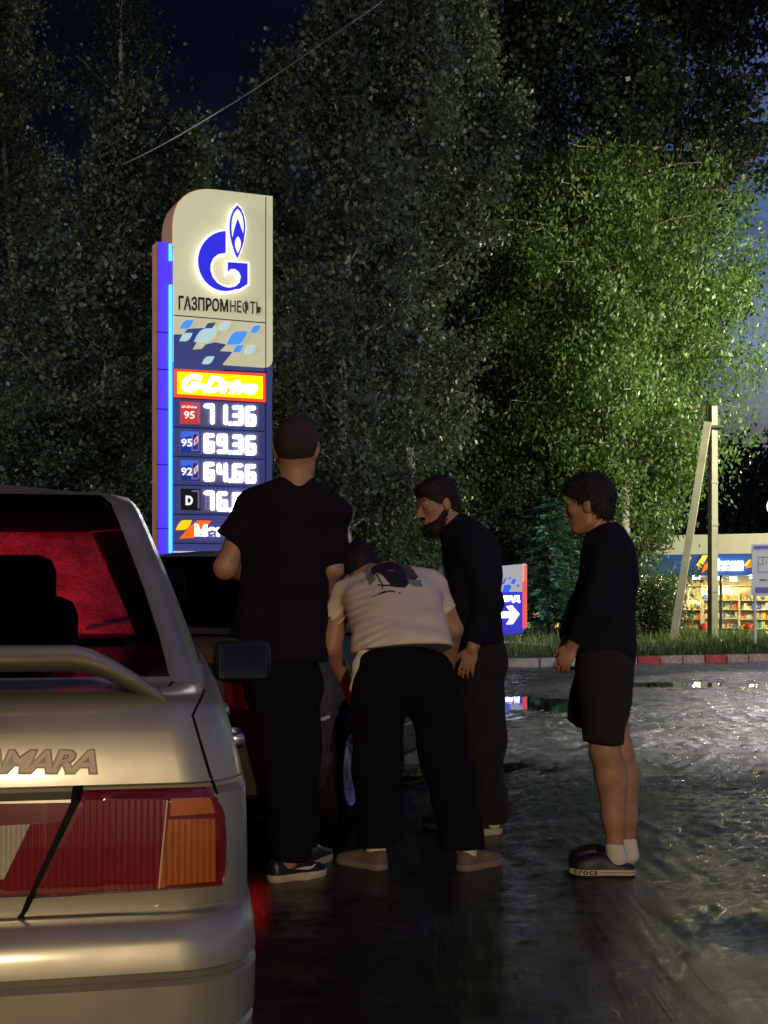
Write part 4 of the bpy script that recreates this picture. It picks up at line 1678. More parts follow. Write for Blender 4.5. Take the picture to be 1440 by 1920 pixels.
# ------------------------------------------------------------------ street furniture on the verge
concrete = pmat('pole_concrete', (.27, .255, .18), .8, noise=.18, nscale=3, bump=.2, bscale=40)
upx, upd = 1336.5, 33.0
pb = W(upx, 1125, upd)
zb0 = float(verge_z(np.array(pb.x), np.array(pb.y)))
pole = empty('utility_pole', (pb.x, pb.y, zb0))
tag(pole, 'weathered concrete utility pole with a slanting brace, in front of the shop', 'utility pole')
ztop_p = W(0, 762, upd).z
m_ = MB()
rows = []
for s_ in (0, .5, 1):
    r = .100 - .012 * s_
    z = (ztop_p - zb0) * s_
    ang = R(22)
    rows.append([Vector((r * 1.25 * math.cos(ang + PI / 4 + k * PI / 2), r * 1.25 * math.sin(ang + PI / 4 + k * PI / 2), z)) for k in range(4)])
m_.grid(rows, closed=True)
m_.f.append((8, 9, 10, 11))
m_.build('post', concrete, pole)
m_ = MB()
a = W(1326, 800, upd - .25) - Vector((pb.x, pb.y, zb0))
b = W(1262, 1195, upd - .6) - Vector((pb.x, pb.y, zb0))
b.z = .0
d_ = (b - a).normalized()
u_ = d_.cross(Vector((0, 1, 0))).normalized()
v_ = d_.cross(u_)
m_.grid([[p + (u_ * math.cos(PI / 4 + .3 + k * PI / 2) + v_ * math.sin(PI / 4 + .3 + k * PI / 2)) * .115 for k in range(4)] for p in (a - d_ * .1, b)], closed=True)
m_.f.append((3, 2, 1, 0))
m_.build('brace', concrete, pole)
m_ = MB()
hz = W(0, 801, upd).z - zb0
m_.box((-.03, -.15, hz), (.20, .035, .03), None, .01)
m_.box((-.03, .16, hz), (.20, .03, .03), None, .01)
m_.box((-.21, 0, hz), (.03, .18, .03), None, .01)
m_.box((.17, 0, hz), (.03, .18, .03), None, .01)
m_.build('clamp', pmat('rusty_iron', (.05, .04, .035), .7), pole)
for (px1, py1, px2, py2) in ((1321, 800, 1316, 752), (1326, 797, 1329, 748)):
    m_ = MB()
    m_.tube([W(px1, py1, upd) - pole.location, W((px1 + px2) / 2 - 3, (py1 + py2) / 2, upd) - pole.location, W(px2, py2, upd + .3) - pole.location], .012, 6)
    m_.build('lead_wire', black_plastic, pole)
for zz in (905, 985, 1110):
    m_ = MB()
    z = W(0, zz, upd).z - zb0
    m_.box((0, 0, z), (.098, .098, .012), Matrix.Rotation(R(22), 4, 'Z'))
    m_.build('band', pmat('grey_band', (.25, .24, .20), .6), pole)

# overhead wire, running over the yard
cab = MB()
A_, B_ = W(205, 318, 27), W(735, -12, 9.5)
pts = []
for s_ in np.linspace(0, 1, 30):
    p = A_.lerp(B_, s_)
    p.z -= .35 * 4 * s_ * (1 - s_) * .35
    pts.append(p)
cab.tube(pts, .0085, 6)
tag(cab.build('overhead_wire', pmat('wire_sheath', (.45, .45, .50), .35), None, 60), 'thin overhead wire crossing the dark sky above the price sign', 'wire')

# entry sign with an arrow
ESY = R(-28)
ep = W(930, 1125, 33.5)
ez = float(verge_z(np.array(ep.x), np.array(ep.y)))
ESM = Matrix.Translation((ep.x, ep.y, ez)) @ Matrix.Rotation(ESY, 4, 'Z')
ESI = ESM.inverted()
es = empty('entry_sign', (ep.x, ep.y, ez), ESY)
tag(es, 'small lit blue and white entry sign with a white arrow pointing right', 'entry sign')
ZC = lambda x, y: (900 + x * 200 / 1440, 1000 + y * 260 / 1872)
ew = lambda x, y: on_plane(ESI, *ZC(x, y))


def eflat(poly, y0, y1, name, mat, parent=es):
    m = MB()
    m.prism([ew(*p) for p in poly], lambda u, v, t: Vector((u, t, v)), y0, y1)
    return m.build(name, mat, parent)


e_blue = pmat('entry_blue', (.03, .035, .40), .35, emit=(.05, .05, .62), estr=.75)
e_white = pmat('entry_pale', (.6, .6, .62), .4, emit=(.55, .55, .62), estr=.55)
eflat([(-60, 790), (590, 790), (590, 1275), (540, 1345), (-10, 1420), (-60, 1360)], .0, .16, 'sign_body', e_blue)
eflat([(-60, 470), (590, 412), (590, 788), (-60, 800)], .0, .16, 'sign_head', e_white)
eflat([(576, 420), (598, 418), (598, 1275), (576, 1290)], -.012, .17, 'edge_light', emat('entry_edge', (1.0, .12, .12), .9))
eflat([(576, 420), (598, 418), (598, 640), (576, 660)], -.016, .17, 'edge_light', emat('entry_edge_warm', (1.0, .62, .35), .75))
for pl in ([(330, 620), (365, 580), (330, 680), (280, 700)], [(420, 690), (440, 625), (490, 610), (470, 680)], [(300, 800), (330, 700), (400, 690), (430, 720), (390, 790)], [(490, 720), (510, 690), (540, 690), (515, 725)], [(380, 620), (400, 590), (430, 590), (405, 620)], [(60, 800), (110, 700), (220, 690), (270, 720), (200, 800)], [(120, 640), (150, 590), (210, 580), (180, 640)]):
    eflat(pl, -.010, -.0005, 'petal', emat('entry_petal', (.06, .18, 1.0), .75))
e_glow = emat('entry_letter_glow', (1, 1, 1), 4.5)
me = text_mesh('ВЪЕЗД', 1, 1, .05)
Q = [ew(150, 850), ew(540, 835), ew(540, 935), ew(150, 945)]
fit_mesh(me, lambda u, v, t: Vector(((Q[3][0] * (1 - u) + Q[2][0] * u), -.012 + .01 * t, (Q[3][1] * (1 - u) + Q[2][1] * u) * (1 - v) + (Q[0][1] * (1 - u) + Q[1][1] * u) * v)), None)
add('entry_lettering', mesh_to(me, e_glow), None, es)
eflat([(270, 1105), (300, 1062), (420, 1055), (360, 985), (435, 978), (530, 1090), (440, 1222), (360, 1225), (420, 1140), (300, 1142)], -.022, -.001, 'arrow', e_glow)
m_ = MB()
a0, a1 = ew(60, 1390), ew(540, 1400)
m_.box(((a0[0] + a1[0]) / 2, .08, .05), ((a1[0] - a0[0]) / 2, .06, max(.05, a0[1] / 2)))
m_.build('foot', pmat('entry_foot', (.3, .27, .25), .6), es)

# notice board on posts
npos = W(1448, 1125, 30)
nz_ = float(verge_z(np.array(npos.x), np.array(npos.y)))
nb = empty('notice_board', (npos.x, npos.y, nz_))
tag(nb, 'white notice board with blue bands and black line drawing on white posts', 'notice board')
NBI = Matrix.Translation((-npos.x, -npos.y, -nz_))
nw = lambda px, py: on_plane(NBI, px, py)


def nflat(px0, py0, px1, py1, y0, y1, name, mat, parent=nb):
    a, b = nw(px0, py0), nw(px1, py1)
    m = MB()
    m.box(((a[0] + b[0]) / 2, (y0 + y1) / 2, (a[1] + b[1]) / 2), (abs(b[0] - a[0]) / 2, abs(y1 - y0) / 2, abs(a[1] - b[1]) / 2))
    return m.build(name, mat, parent)


n_w = pmat('notice_white', (.72, .72, .74), .4)
n_b = pmat('notice_blue', (.13, .14, .42), .4)
n_k = pmat('notice_ink', (.05, .05, .05), .5)
nflat(1410, 1020, 1486, 1117, 0, .04, 'board', n_w)
nflat(1413, 1023, 1484, 1030, -.004, .0, 'header_band', n_b)
nflat(1416, 1101, 1484, 1112, -.004, .0, 'footer_band', n_b)
for (x0, y0, x1, y1) in ((1421, 1044, 1444, 1045.2), (1421, 1044, 1422, 1073), (1421, 1058, 1430, 1059), (1430, 1044, 1431, 1059), (1436, 1050, 1437, 1058), (1421, 1072, 1444, 1073), (1424, 1086, 1436, 1089), (1438, 1086, 1470, 1088)):
    nflat(x0, y0, x1, y1, -.003, .0, 'drawn_line', n_k)
for px in (1417, 1478):
    m_ = MB()
    u = nw(px, 1117)[0]
    m_.tube([(u, .055, -.02), (u, .055, nw(px, 1022)[1])], .035, 10)
    m_.build('post', n_w, nb, 60)

# round traffic sign at the right edge
rp = W(1452, 1125, 31)
rz_ = float(verge_z(np.array(rp.x), np.array(rp.y)))
rs = empty('road_sign', (rp.x, rp.y, rz_))
tag(rs, 'round white road sign on a post, cut by the right edge above the notice board', 'road sign')
m_ = MB()
rc = W(1452, 950, 31)
M_ = Matrix.Translation((0, -.05, rc.z - rz_)) @ Matrix.Rotation(PI / 2, 4, 'X')
m_.lathe([(.001, -.01), (.19, -.01), (.195, 0), (.19, .012), (.001, .012)], M_, 32)
m_.build('disc', pmat('sign_white', (.75, .75, .72), .35), rs)
m_ = MB()
m_.tube([(0, 0, 0), (0, 0, rc.z - rz_ + .18)], .03, 10)
m_.build('post', chrome, rs)

# red bins by the shop
for (px, lb) in ((1404, 'red litter bin with a pointed lid, below the notice board'), (1320, 'small red litter bin beside the foot of the utility pole')):
    p = W(px, 1125, 48.0)
    bn_ = empty('litter_bin', (p.x, p.y, -.15))
    tag(bn_, lb, 'litter bin', 'red litter bins by the shop')
    m_ = MB()
    m_.lathe([(.001, 0), (.15, 0), (.165, .02), (.165, .34), (.17, .36)], Matrix.Identity(4), 20)
    m_.build('bin_body', pmat('bin_red', (.50, .03, .02), .45), bn_, 40)
    m_ = MB()
    m_.lathe([(.18, .362), (.17, .40), (.09, .47), (.001, .49)], Matrix.Identity(4), 20)
    m_.build('lid', pmat('bin_lid_red', (.40, .025, .02), .45), bn_, 40)

# kerb stones
k_red = pmat('kerb_red', (.40, .055, .045), .75, noise=.6, nscale=16, bump=.3, bscale=40)
k_pink = pmat('kerb_faded', (.38, .24, .19), .8, noise=.55, nscale=16, bump=.3, bscale=40)
k_bare = pmat('kerb_concrete', (.34, .30, .26), .8, noise=.40, nscale=6, bump=.2, bscale=50)
x = -4.2
kn = 0
kp = {}
while x < 13.5:
    painted = x > 4.1
    L = .47 if painted else .98
    ya, yb = float(kerb_y(x)), float(kerb_y(x + L * .95))
    ang = math.atan2(yb - ya, L * .95)
    kind = ('red' if kn % 3 == 0 else 'faded') if painted else 'bare'
    if kind not in kp:
        m_ = MB()
        m_.box((0, 0, .04), (L / 2 - .008, .075, .105), None, .022)
        o = m_.build('kerb_stone', {'red': k_red, 'faded': k_pink, 'bare': k_bare}[kind])
        sm(o.data, 35)
        kp[kind] = o
    else:
        o = kp[kind].copy()
        COL.objects.link(o)
    c = Vector((x + L / 2 * math.cos(ang), ya + L / 2 * math.sin(ang), .0))
    o.location = c
    o.rotation_euler = (rng.normal(0, .05), rng.normal(0, .012), ang + rng.normal(0, .02))
    tag(o, {'red': 'kerb stone painted bright red in the striped kerb along the grass', 'faded': 'kerb stone in faded pinkish white paint along the grass', 'bare': 'bare grey concrete kerb stone at the corner of the grass'}[kind], 'kerb stone', 'kerb stones along the verge')
    x += L * math.cos(ang)
    kn += 1
# a second line of old kerb beside the footpath
fp = MB()
for q in range(7):
    p0 = W(935 + q * 18, 1125, 31.0 + q * .12)
    fp.box((p0.x, p0.y, .19), (.098, .10, .05), Matrix.Identity(4), .015)
m_ = MB()
a, b = W(905, 1125, 30.5), W(1046, 1125, 29.5)
rows = []
for s_ in np.linspace(0, 1, 12):
    p = a.lerp(b, s_)
    zg = float(verge_z(np.array(p.x), np.array(p.y)))
    rows.append([Vector((p.x, p.y - .55, zg + .012)), Vector((p.x, p.y - .5, zg + .05)), Vector((p.x, p.y + .5, zg + .05)), Vector((p.x, p.y + .55, zg + .012))])
m_.grid(rows)
tag(m_.build('footpath', pmat('path_slab', (.36, .34, .32), .7, noise=.2, nscale=4)), kind='structure')

# ------------------------------------------------------------------ grass
def leaf_mesh(name, P, A, B):
    """rhombus leaves: centre, half-length vector, half-width vector"""
    n = len(P)
    V = np.stack([P - A, P - B * 1.0 + A * .1, P + A, P + B + A * .1], 1).reshape(-1, 3)
    Q = np.arange(n * 4).reshape(-1, 4)
    return quads_np(name, V, Q)


def build_grass():
    n = 26000
    X = rng.uniform(-3, 14, n)
    s_ = rng.uniform(0, 1, n) ** 1.3
    Y = kerb_y(X) + .25 + s_ * 11.5
    dens = fbm(X * .9, Y * .9, 3, 77)
    keep = dens > .38
    X, Y = X[keep], Y[keep]
    n = len(X)
    H = rng.uniform(.05, .16, n) + .22 * (rng.uniform(0, 1, n) ** 8) + .12 * np.clip((Y - 31) / 5, 0, 1) * rng.uniform(0, 1, n) ** 3
    Z = verge_z(X, Y)
    P = np.stack([X, Y, Z + H / 2], 1)
    lean = rng.normal(0, .25, (n, 2))
    A = np.stack([lean[:, 0] * H / 2, lean[:, 1] * H / 2, H / 2], 1)
    an = rng.uniform(0, 2 * PI, n)
    B = np.stack([np.cos(an), np.sin(an), 0 * an], 1) * .012
    o = add('grass', leaf_mesh('grass', P, A, B), leafmat('grass_blade', (.05, .09, .02), (.09, .15, .03), (.16, .19, .06)))
    tag(o, 'green grass growing on the verge behind the kerb', 'grass', kind='stuff')


build_grass()

# ------------------------------------------------------------------ trees
bark_birch = pmat('birch_bark', (.36, .34, .29), .8, noise=.5, nscale=5, bump=.4, bscale=25)
bark_grey = pmat('aspen_bark', (.19, .19, .14), .85, noise=.4, nscale=6, bump=.4, bscale=25)
bark_dark = pmat('dark_bark', (.06, .05, .04), .9, noise=.3, nscale=6)
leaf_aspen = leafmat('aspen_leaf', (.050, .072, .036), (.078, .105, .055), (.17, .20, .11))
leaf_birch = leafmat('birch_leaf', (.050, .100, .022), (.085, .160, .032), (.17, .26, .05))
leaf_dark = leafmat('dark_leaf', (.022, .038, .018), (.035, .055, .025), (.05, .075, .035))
leaf_bush = leafmat('bush_leaf', (.04, .075, .03), (.06, .11, .04), (.10, .16, .06))
leaf_spruce = leafmat('spruce_needle', (.025, .075, .055), (.04, .12, .085), (.07, .18, .12))


def unit(v):
    return v / np.maximum(np.linalg.norm(v, axis=1, keepdims=True), 1e-9)


def tree(name, label, px, d, h, base, rad, nleaf, leaf, lmat, bmat, trunk_r=.12, lean=(0, 0), droop=0.0, limbs=None, cat='tree', group=None, spread=.30, prof=None, stems=1, up=.55):
    p = W(px, 1125, d)
    zb = float(verge_z(np.array(p.x), np.array(min(p.y, 38)))) if d < 60 else -.3
    root = empty(name, (p.x, p.y, zb))
    tag(root, label, cat, group)
    tm = MB()
    LP, LD = [], []
    limbs = limbs or int(10 + h * 2.6)
    for st in range(stems):
        off = np.array([rng.normal(0, .35), rng.normal(0, .25)]) * (stems > 1)
        ln = np.array(lean) + rng.normal(0, .05, 2) + off * .25
        hh = h * (1 if st == 0 else rng.uniform(.7, .95))
        wob = rng.normal(0, .10, (9, 2))
        tp = []
        for i in range(9):
            s_ = i / 8
            tp.append(Vector((off[0] + ln[0] * hh * s_ + wob[i, 0] * s_ * (h / 8), off[1] + ln[1] * hh * s_ + wob[i, 1] * s_ * (h / 8), -.15 + (hh + .15) * s_)))
        tm.tube(tp, [trunk_r * (1.15 - 1.05 * (i / 8)) + .006 for i in range(9)], 8)
        nl = max(4, limbs // stems)
        for q in range(nl):
            t = base + (1 - base) * ((q + rng.uniform(0, 1)) / nl)
            t = min(t, .985)
            f = t * 8
            i = min(int(f), 7)
            st_ = tp[i].lerp(tp[i + 1], f - i)
            a = q * 2.399 + rng.uniform(-.5, .5) + st
            tt = (t - base) / (1 - base)
            r = (prof(tt) if prof else math.sin(PI * min(1, .12 + .88 * tt) ** .8) ** .8 + .12) * rad * rng.uniform(.5, 1.22)
            dirv = np.array([math.cos(a), math.sin(a), 0])
            pts = []
            for k in range(6):
                s_ = k / 5
                z = r * (up * s_ * rng.uniform(.85, 1.15) + (.25 * s_ * s_ if droop < .2 else -.45 * droop * s_ ** 2.2))
                pts.append(Vector((st_.x + dirv[0] * r * s_ + rng.normal(0, .03) * r, st_.y + dirv[1] * r * s_ + rng.normal(0, .03) * r, st_.z + z)))
            tm.tube(pts, [max(.008, trunk_r * .30 * (1 - tt * .6) * (1 - .85 * k / 5)) for k in range(6)], 5, cap=False)
            nc = max(3, int(4 + r * 3.2))
            for c in range(nc):
                s_ = .22 + .78 * (c + rng.uniform(0, 1)) / nc
                f2 = s_ * 5
                i2 = min(int(f2), 4)
                pc = pts[i2].lerp(pts[i2 + 1], f2 - i2)
                cc = np.array(pc) + rng.normal(0, .16, 3) * np.array([1, 1, .8]) * (r * .5 + .25)
                LP.append(cc)
                LD.append((rng.uniform(.35, 1.0) ** 2 * 1.9 + .1, .6 + r * .25))
    tm.build('trunk', bmat, root, 60)
    LP = np.array(LP)
    wts = np.array([w[0] for w in LD])
    cnt = np.maximum(3, (wts / wts.sum() * nleaf).astype(int))
    C = np.repeat(LP, cnt, axis=0)
    n = len(C)
    sp_ = spread * (.55 + .45 * np.repeat(wts, cnt))[:, None]
    P = C + rng.normal(0, 1, (n, 3)) * sp_ * np.array([1, 1, .75])
    if droop > 0:
        P[:, 2] -= np.abs(rng.exponential(.38, n)) * droop
    A = unit(rng.normal(0, 1, (n, 3)) + np.array([0, 0, -.5 - droop])) * (leaf * rng.uniform(.55, 1.2, n) / 2)[:, None]
    B = unit(np.cross(A, rng.normal(0, 1, (n, 3)))) * (np.linalg.norm(A, axis=1) * (.75 if droop < .2 else .5))[:, None]
    P[:, 2] = np.maximum(P[:, 2], .03)
    o = add('crown', leaf_mesh('crown', P, A, B), lmat, root)
    return root


tall = lambda t: .55 + .5 * math.sin(PI * min(1, t + .12)) - .35 * t
wide = lambda t: .80 + .35 * math.sin(PI * t) - .25 * t ** 3
black = lambda t: .75 + .4 * math.sin(PI * t)
tree('aspen_tree', 'grey green aspen at the left edge, with a pale trunk behind the silver car', 146, 24.5, 9.7, .13, 1.55, 26000, .115, leaf_aspen, bark_grey, .08, (.0, 0), prof=tall, spread=.15)
tree('aspen_tree', 'tall dark aspen at the far left edge behind the pale trunk', 35, 30, 15.0, .1, 1.9, 24000, .11, leaf_aspen, bark_grey, .11, prof=tall, spread=.22)
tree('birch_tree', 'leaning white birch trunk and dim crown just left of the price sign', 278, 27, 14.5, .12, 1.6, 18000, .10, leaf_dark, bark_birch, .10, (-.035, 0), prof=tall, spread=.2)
tree('aspen_tree', 'dim aspen behind the top of the price sign', 400, 29, 10.6, .12, 1.7, 20000, .12, leaf_aspen, bark_grey, .08, prof=tall, spread=.16)
tree('aspen_tree', 'slender aspen just right of the price sign top', 520, 26.5, 10.8, .12, 1.25, 20000, .115, leaf_aspen, bark_grey, .07, (-.01, 0), prof=tall, spread=.15)
tree('birch_tree', 'aspen like birch with a long pale trunk right of the price sign', 655, 25.0, 11.6, .2, 1.45, 26000, .115, leaf_aspen, bark_birch, .085, (.03, 0), prof=tall, spread=.17)
tree('aspen_tree', 'tall aspen with a leaning bare lower trunk above the bearded man', 770, 28.0, 12.9, .29, 1.6, 30000, .12, leaf_aspen, bark_birch, .09, (.03, 0), prof=tall, spread=.18)
tree('aspen_tree', 'tall aspen with a grey green crown above and right of the bearded man', 925, 39.5, 18.0, .12, 2.7, 42000, .155, leaf_aspen, bark_grey, .12, (.0, 0), prof=tall, spread=.26)
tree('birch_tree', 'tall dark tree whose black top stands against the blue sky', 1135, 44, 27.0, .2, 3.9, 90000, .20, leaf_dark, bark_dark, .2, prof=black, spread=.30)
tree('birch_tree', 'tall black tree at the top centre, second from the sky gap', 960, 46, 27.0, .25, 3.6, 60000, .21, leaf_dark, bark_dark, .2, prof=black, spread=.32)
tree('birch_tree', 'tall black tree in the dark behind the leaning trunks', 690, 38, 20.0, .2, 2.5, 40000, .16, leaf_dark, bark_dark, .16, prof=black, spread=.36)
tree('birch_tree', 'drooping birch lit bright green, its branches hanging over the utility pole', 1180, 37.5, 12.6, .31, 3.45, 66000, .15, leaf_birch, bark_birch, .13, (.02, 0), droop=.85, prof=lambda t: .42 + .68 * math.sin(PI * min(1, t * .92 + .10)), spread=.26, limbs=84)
tree('birch_tree', 'drooping green birch between the bearded man and the boy', 1030, 39.5, 12.6, .06, 3.1, 50000, .15, leaf_birch, bark_birch, .12, (.0, 0), droop=.9, prof=lambda t: .85 + .3 * math.sin(PI * t) - .35 * t ** 3, spread=.27, limbs=64)
low = lambda t: .9 - .45 * t
for (px, d, h, r, n, lb) in ((40, 23.5, 4.4, 1.2, 14000, 'bushy undergrowth at the left edge behind the silver car roof'), (215, 24.0, 4.0, 1.1, 13000, 'leafy bush left of the lower price sign'), (575, 25.5, 4.2, 1.1, 9000, 'dim bush between the price sign and the tee shirt man'), (690, 26.5, 3.6, 1.1, 9000, 'dim bush behind the bending man'),
                            (752, 27.5, 3.5, .75, 9000, 'leafy bush left of the bearded face'), (925, 39.0, 5.2, 1.8, 16000, 'leafy green bush behind the bearded man'), (1130, 39.5, 6.0, 2.2, 22000, 'dense green bush behind the boy'), (1030, 38.0, 4.5, 2.0, 14000, 'dense green bush behind the spruce')):
    tree('bush', lb, px, d, h, .03, r, n, .09 if d < 30 else .115, leaf_bush, bark_dark, .04, cat='bush', prof=low, stems=3, limbs=30, spread=.2, group='undergrowth below the trees')
tree('bush', 'dark rounded bush at the foot of the utility pole brace', 1236, 34.5, 1.40, .05, .72, 14000, .07, leaf_bush, bark_dark, .03, cat='bush', prof=low, stems=5, limbs=40, spread=.22)
for (px, d, h, r, lb) in ((1395, 95, 10.6, 3.6, 'far dark tree on the skyline right of the utility pole'), (1462, 100, 11.0, 4.2, 'far dark tree on the skyline at the right edge'), (1300, 90, 8.2, 3.4, 'far dark tree on the skyline left of the utility pole'), (1215, 92, 8.0, 3.6, 'far dark tree behind the hanging birch branches')):
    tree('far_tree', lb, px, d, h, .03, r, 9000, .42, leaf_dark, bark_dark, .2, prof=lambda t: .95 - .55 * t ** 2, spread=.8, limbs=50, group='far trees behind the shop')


def spruce(px, d, h, r, label):
    p = W(px, 1125, d)
    zb = float(verge_z(np.array(p.x), np.array(p.y)))
    root = empty('spruce_tree', (p.x, p.y, zb))
    tag(root, label, 'tree')
    tm = MB()
    tm.tube([(0, 0, -.1), (0, 0, h)], [.06, .01], 8)
    P, A = [], []
    whorls = int(h / .26)
    for k in range(whorls):
        t = k / whorls
        z = .2 + (h - .2) * t
        L = r * (1 - t) ** .85 + .08
        for b in range(7):
            a = b * 2 * PI / 7 + k * .8 + rng.uniform(-.2, .2)
            dr = np.array([math.cos(a), math.sin(a), 0])
            ll = L * rng.uniform(.75, 1.1)
            e = np.array([0, 0, z]) + dr * ll + np.array([0, 0, -.22 * ll])
            tm.tube([(0, 0, z), tuple(np.array([0, 0, z]) + dr * ll * .5 + np.array([0, 0, -.05 * ll])), tuple(e)], [.014, .009, .004], 4, cap=False)
            m = int(30 * ll / r) + 8
            for q in range(m * 5):
                s_ = rng.uniform(.1, 1)
                c = np.array([0, 0, z]) + dr * ll * s_ + np.array([0, 0, -.22 * ll * s_ * s_]) + rng.normal(0, .03, 3)
                side = np.array([-dr[1], dr[0], 0]) * rng.choice([-1, 1])
                v = side * rng.uniform(.4, 1) + dr * .8 + np.array([0, 0, rng.uniform(-.45, .05)])
                v /= np.linalg.norm(v)
                P.append(c + v * .09)
                A.append(v * rng.uniform(.07, .15))
    tm.build('trunk', bark_dark, root, 60)
    P, A = np.array(P), np.array(A)
    B = unit(np.cross(A, rng.normal(0, 1, A.shape))) * .018
    add('crown', leaf_mesh('crown', P, A, B), leaf_spruce, root)


spruce(1030, 35.2, 3.5, 1.35, 'young blue green spruce with layered boughs, left of the boy')


# ------------------------------------------------------------------ people
skin = pmat('skin', (.46, .26, .17), .48, noise=.20, nscale=14, bump=.12, bscale=220)
skin.node_tree.nodes['Principled BSDF'].inputs['Subsurface Weight'].default_value = .08
cloth_black = pmat('black_cotton', (.010, .009, .016), .95, bump=.25, bscale=500, spec=.2)
cloth_navy = pmat('black_navy_jersey', (.010, .011, .022), .95, bump=.25, bscale=500, spec=.2)
cloth_trouser = pmat('black_trouser_cloth', (.0065, .0065, .010), .95, bump=.25, bscale=400, spec=.15)
cloth_grey = pmat('charcoal_trouser_cloth', (.013, .0115, .0125), .95, bump=.25, bscale=400)
cloth_short = pmat('dark_short_cloth', (.018, .016, .016), .95, bump=.25, bscale=400)
cloth_cream = pmat('cream_cotton', (.80, .76, .63), .9, bump=.3, bscale=450)
hair_dark = pmat('dark_hair', (.012, .010, .010), .55, bump=.8, bscale=160)
hair_short = pmat('cropped_hair', (.040, .028, .024), .75, bump=.6, bscale=700)
sock_white = pmat('white_sock', (.78, .74, .64), .9, bump=.4, bscale=500)
eye_white = pmat('eye_white', (.6, .58, .55), .2)
eye_iris = pmat('eye_iris', (.03, .02, .015), .1)


def nrm(v):
    v = np.array(v, float)
    return v / np.linalg.norm(v)


def frame(fwd, up=(0, 0, 1)):
    f = nrm(fwd)
    r = nrm(np.cross(f, up))
    u = np.cross(r, f)
    return f, r, u


def add_head(S, c, fwd, up=(0, 0, 1), s=1.0):
    f, r, u = frame(fwd, up)
    c = np.array(c)
    M = np.stack([r, f, u], 1)
    P = lambda a, b, d: c + s * (r * a + f * b + u * d)
    S.ell(P(0, -.012, .022), (.077 * s, .098 * s, .098 * s), M, .02)
    S.ell(P(0, .030, -.035), (.062 * s, .062 * s, .085 * s), M, .02)
    S.ell(P(0, .056, -.098), (.034 * s, .030 * s, .022 * s), M, .025)
    S.cone(P(.045, .0, -.075), P(.02, .055, -.098), .026 * s, .022 * s, .02)
    S.cone(P(-.045, .0, -.075), P(-.02, .055, -.098), .026 * s, .022 * s, .02)
    S.ell(P(0, .082, .020), (.052 * s, .014 * s, .012 * s), M, .014)
    S.cone(P(0, .088, .008), P(0, .111, -.032), .009 * s, .013 * s, .010)
    S.ell(P(.012, .100, -.036), (.011 * s, .011 * s, .008 * s), M, .006)
    S.ell(P(-.012, .100, -.036), (.011 * s, .011 * s, .008 * s), M, .006)
    S.ell(P(0, .092, -.060), (.024 * s, .011 * s, .006 * s), M, .007)
    S.ell(P(0, .090, -.071), (.021 * s, .010 * s, .007 * s), M, .007)
    for q in (-1, 1):
        S.ell(P(.046 * q, .064, -.018), (.022 * s, .02 * s, .02 * s), M, .02)
        e = P(.079 * q, -.008, -.012)
        S.ell(e, (.008 * s, .019 * s, .033 * s), M, .006)
        S.ell(e + s * (r * .006 * q - f * .010), (.006 * s, .010 * s, .030 * s), M, .004)
    return P, M


def add_eyes(P, M, s, parent, org, k=1):
    mb = MB()
    for q in (-1, 1):
        c = P(.031 * q, .0755, .0) - np.array(org)
        mt = Matrix(((M[0, 0], M[0, 1], M[0, 2], c[0]), (M[1, 0], M[1, 1], M[1, 2], c[1]), (M[2, 0], M[2, 1], M[2, 2], c[2]), (0, 0, 0, 1)))
        e = MB()
        e.lathe([(.0001, .0118 * s), (.006 * s, .0102 * s), (.0118 * s, 0), (.006 * s, -.0102 * s), (.0001, -.0118 * s)], mt @ Matrix.Rotation(-PI / 2, 4, 'X'), 14)
        eo = e.build('eye', eye_white, parent, 60)
        e = MB()
        e.lathe([(.0001, .0127 * s), (.0055 * s, .0114 * s), (.006 * s, .0095 * s)], mt @ Matrix.Rotation(-PI / 2, 4, 'X'), 12)
        e.build('iris', eye_iris, eo, 60)


def add_hand(S, wrist, fdir, pn, thumb, curl=.5, s=1.0):
    f = nrm(fdir)
    pn = np.array(pn, float)
    pn = nrm(pn - f * (pn @ f))
    t = np.cross(pn, f)
    if t @ np.array(thumb, float) < 0:
        t = -t
    w = np.array(wrist, float)
    M = np.stack([t, f, pn], 1)
    S.ell(w + s * f * .048, (.041 * s, .055 * s, .016 * s), M, .012)
    for i in range(4):
        b = w + s * (f * (.088 - .004 * abs(i - 1.4)) + t * (.030 - .020 * i))
        d = nrm(f + t * (.06 - .04 * i))
        L = [.072, .080, .075, .058][i] * s
        ang = curl * (.9 + .12 * i)
        p = b
        for k in range(3):
            a_ = ang * (k + .6) * .62
            dd = d * math.cos(a_) + pn * math.sin(a_)
            q = p + dd * L * [.45, .31, .24][k]
            S.cone(p, q, .0088 * s - .0006 * k, .0082 * s - .0006 * k, .004)
            p = q
    b = w + s * (f * .028 + t * .032)
    d1 = nrm(f * .75 + t * .65 + pn * .35)
    S.chain([b, b + d1 * .036 * s, b + d1 * .036 * s + nrm(f * .95 + t * .2 + pn * .45) * .03 * s], [.012 * s, .0105 * s, .0085 * s], .008)


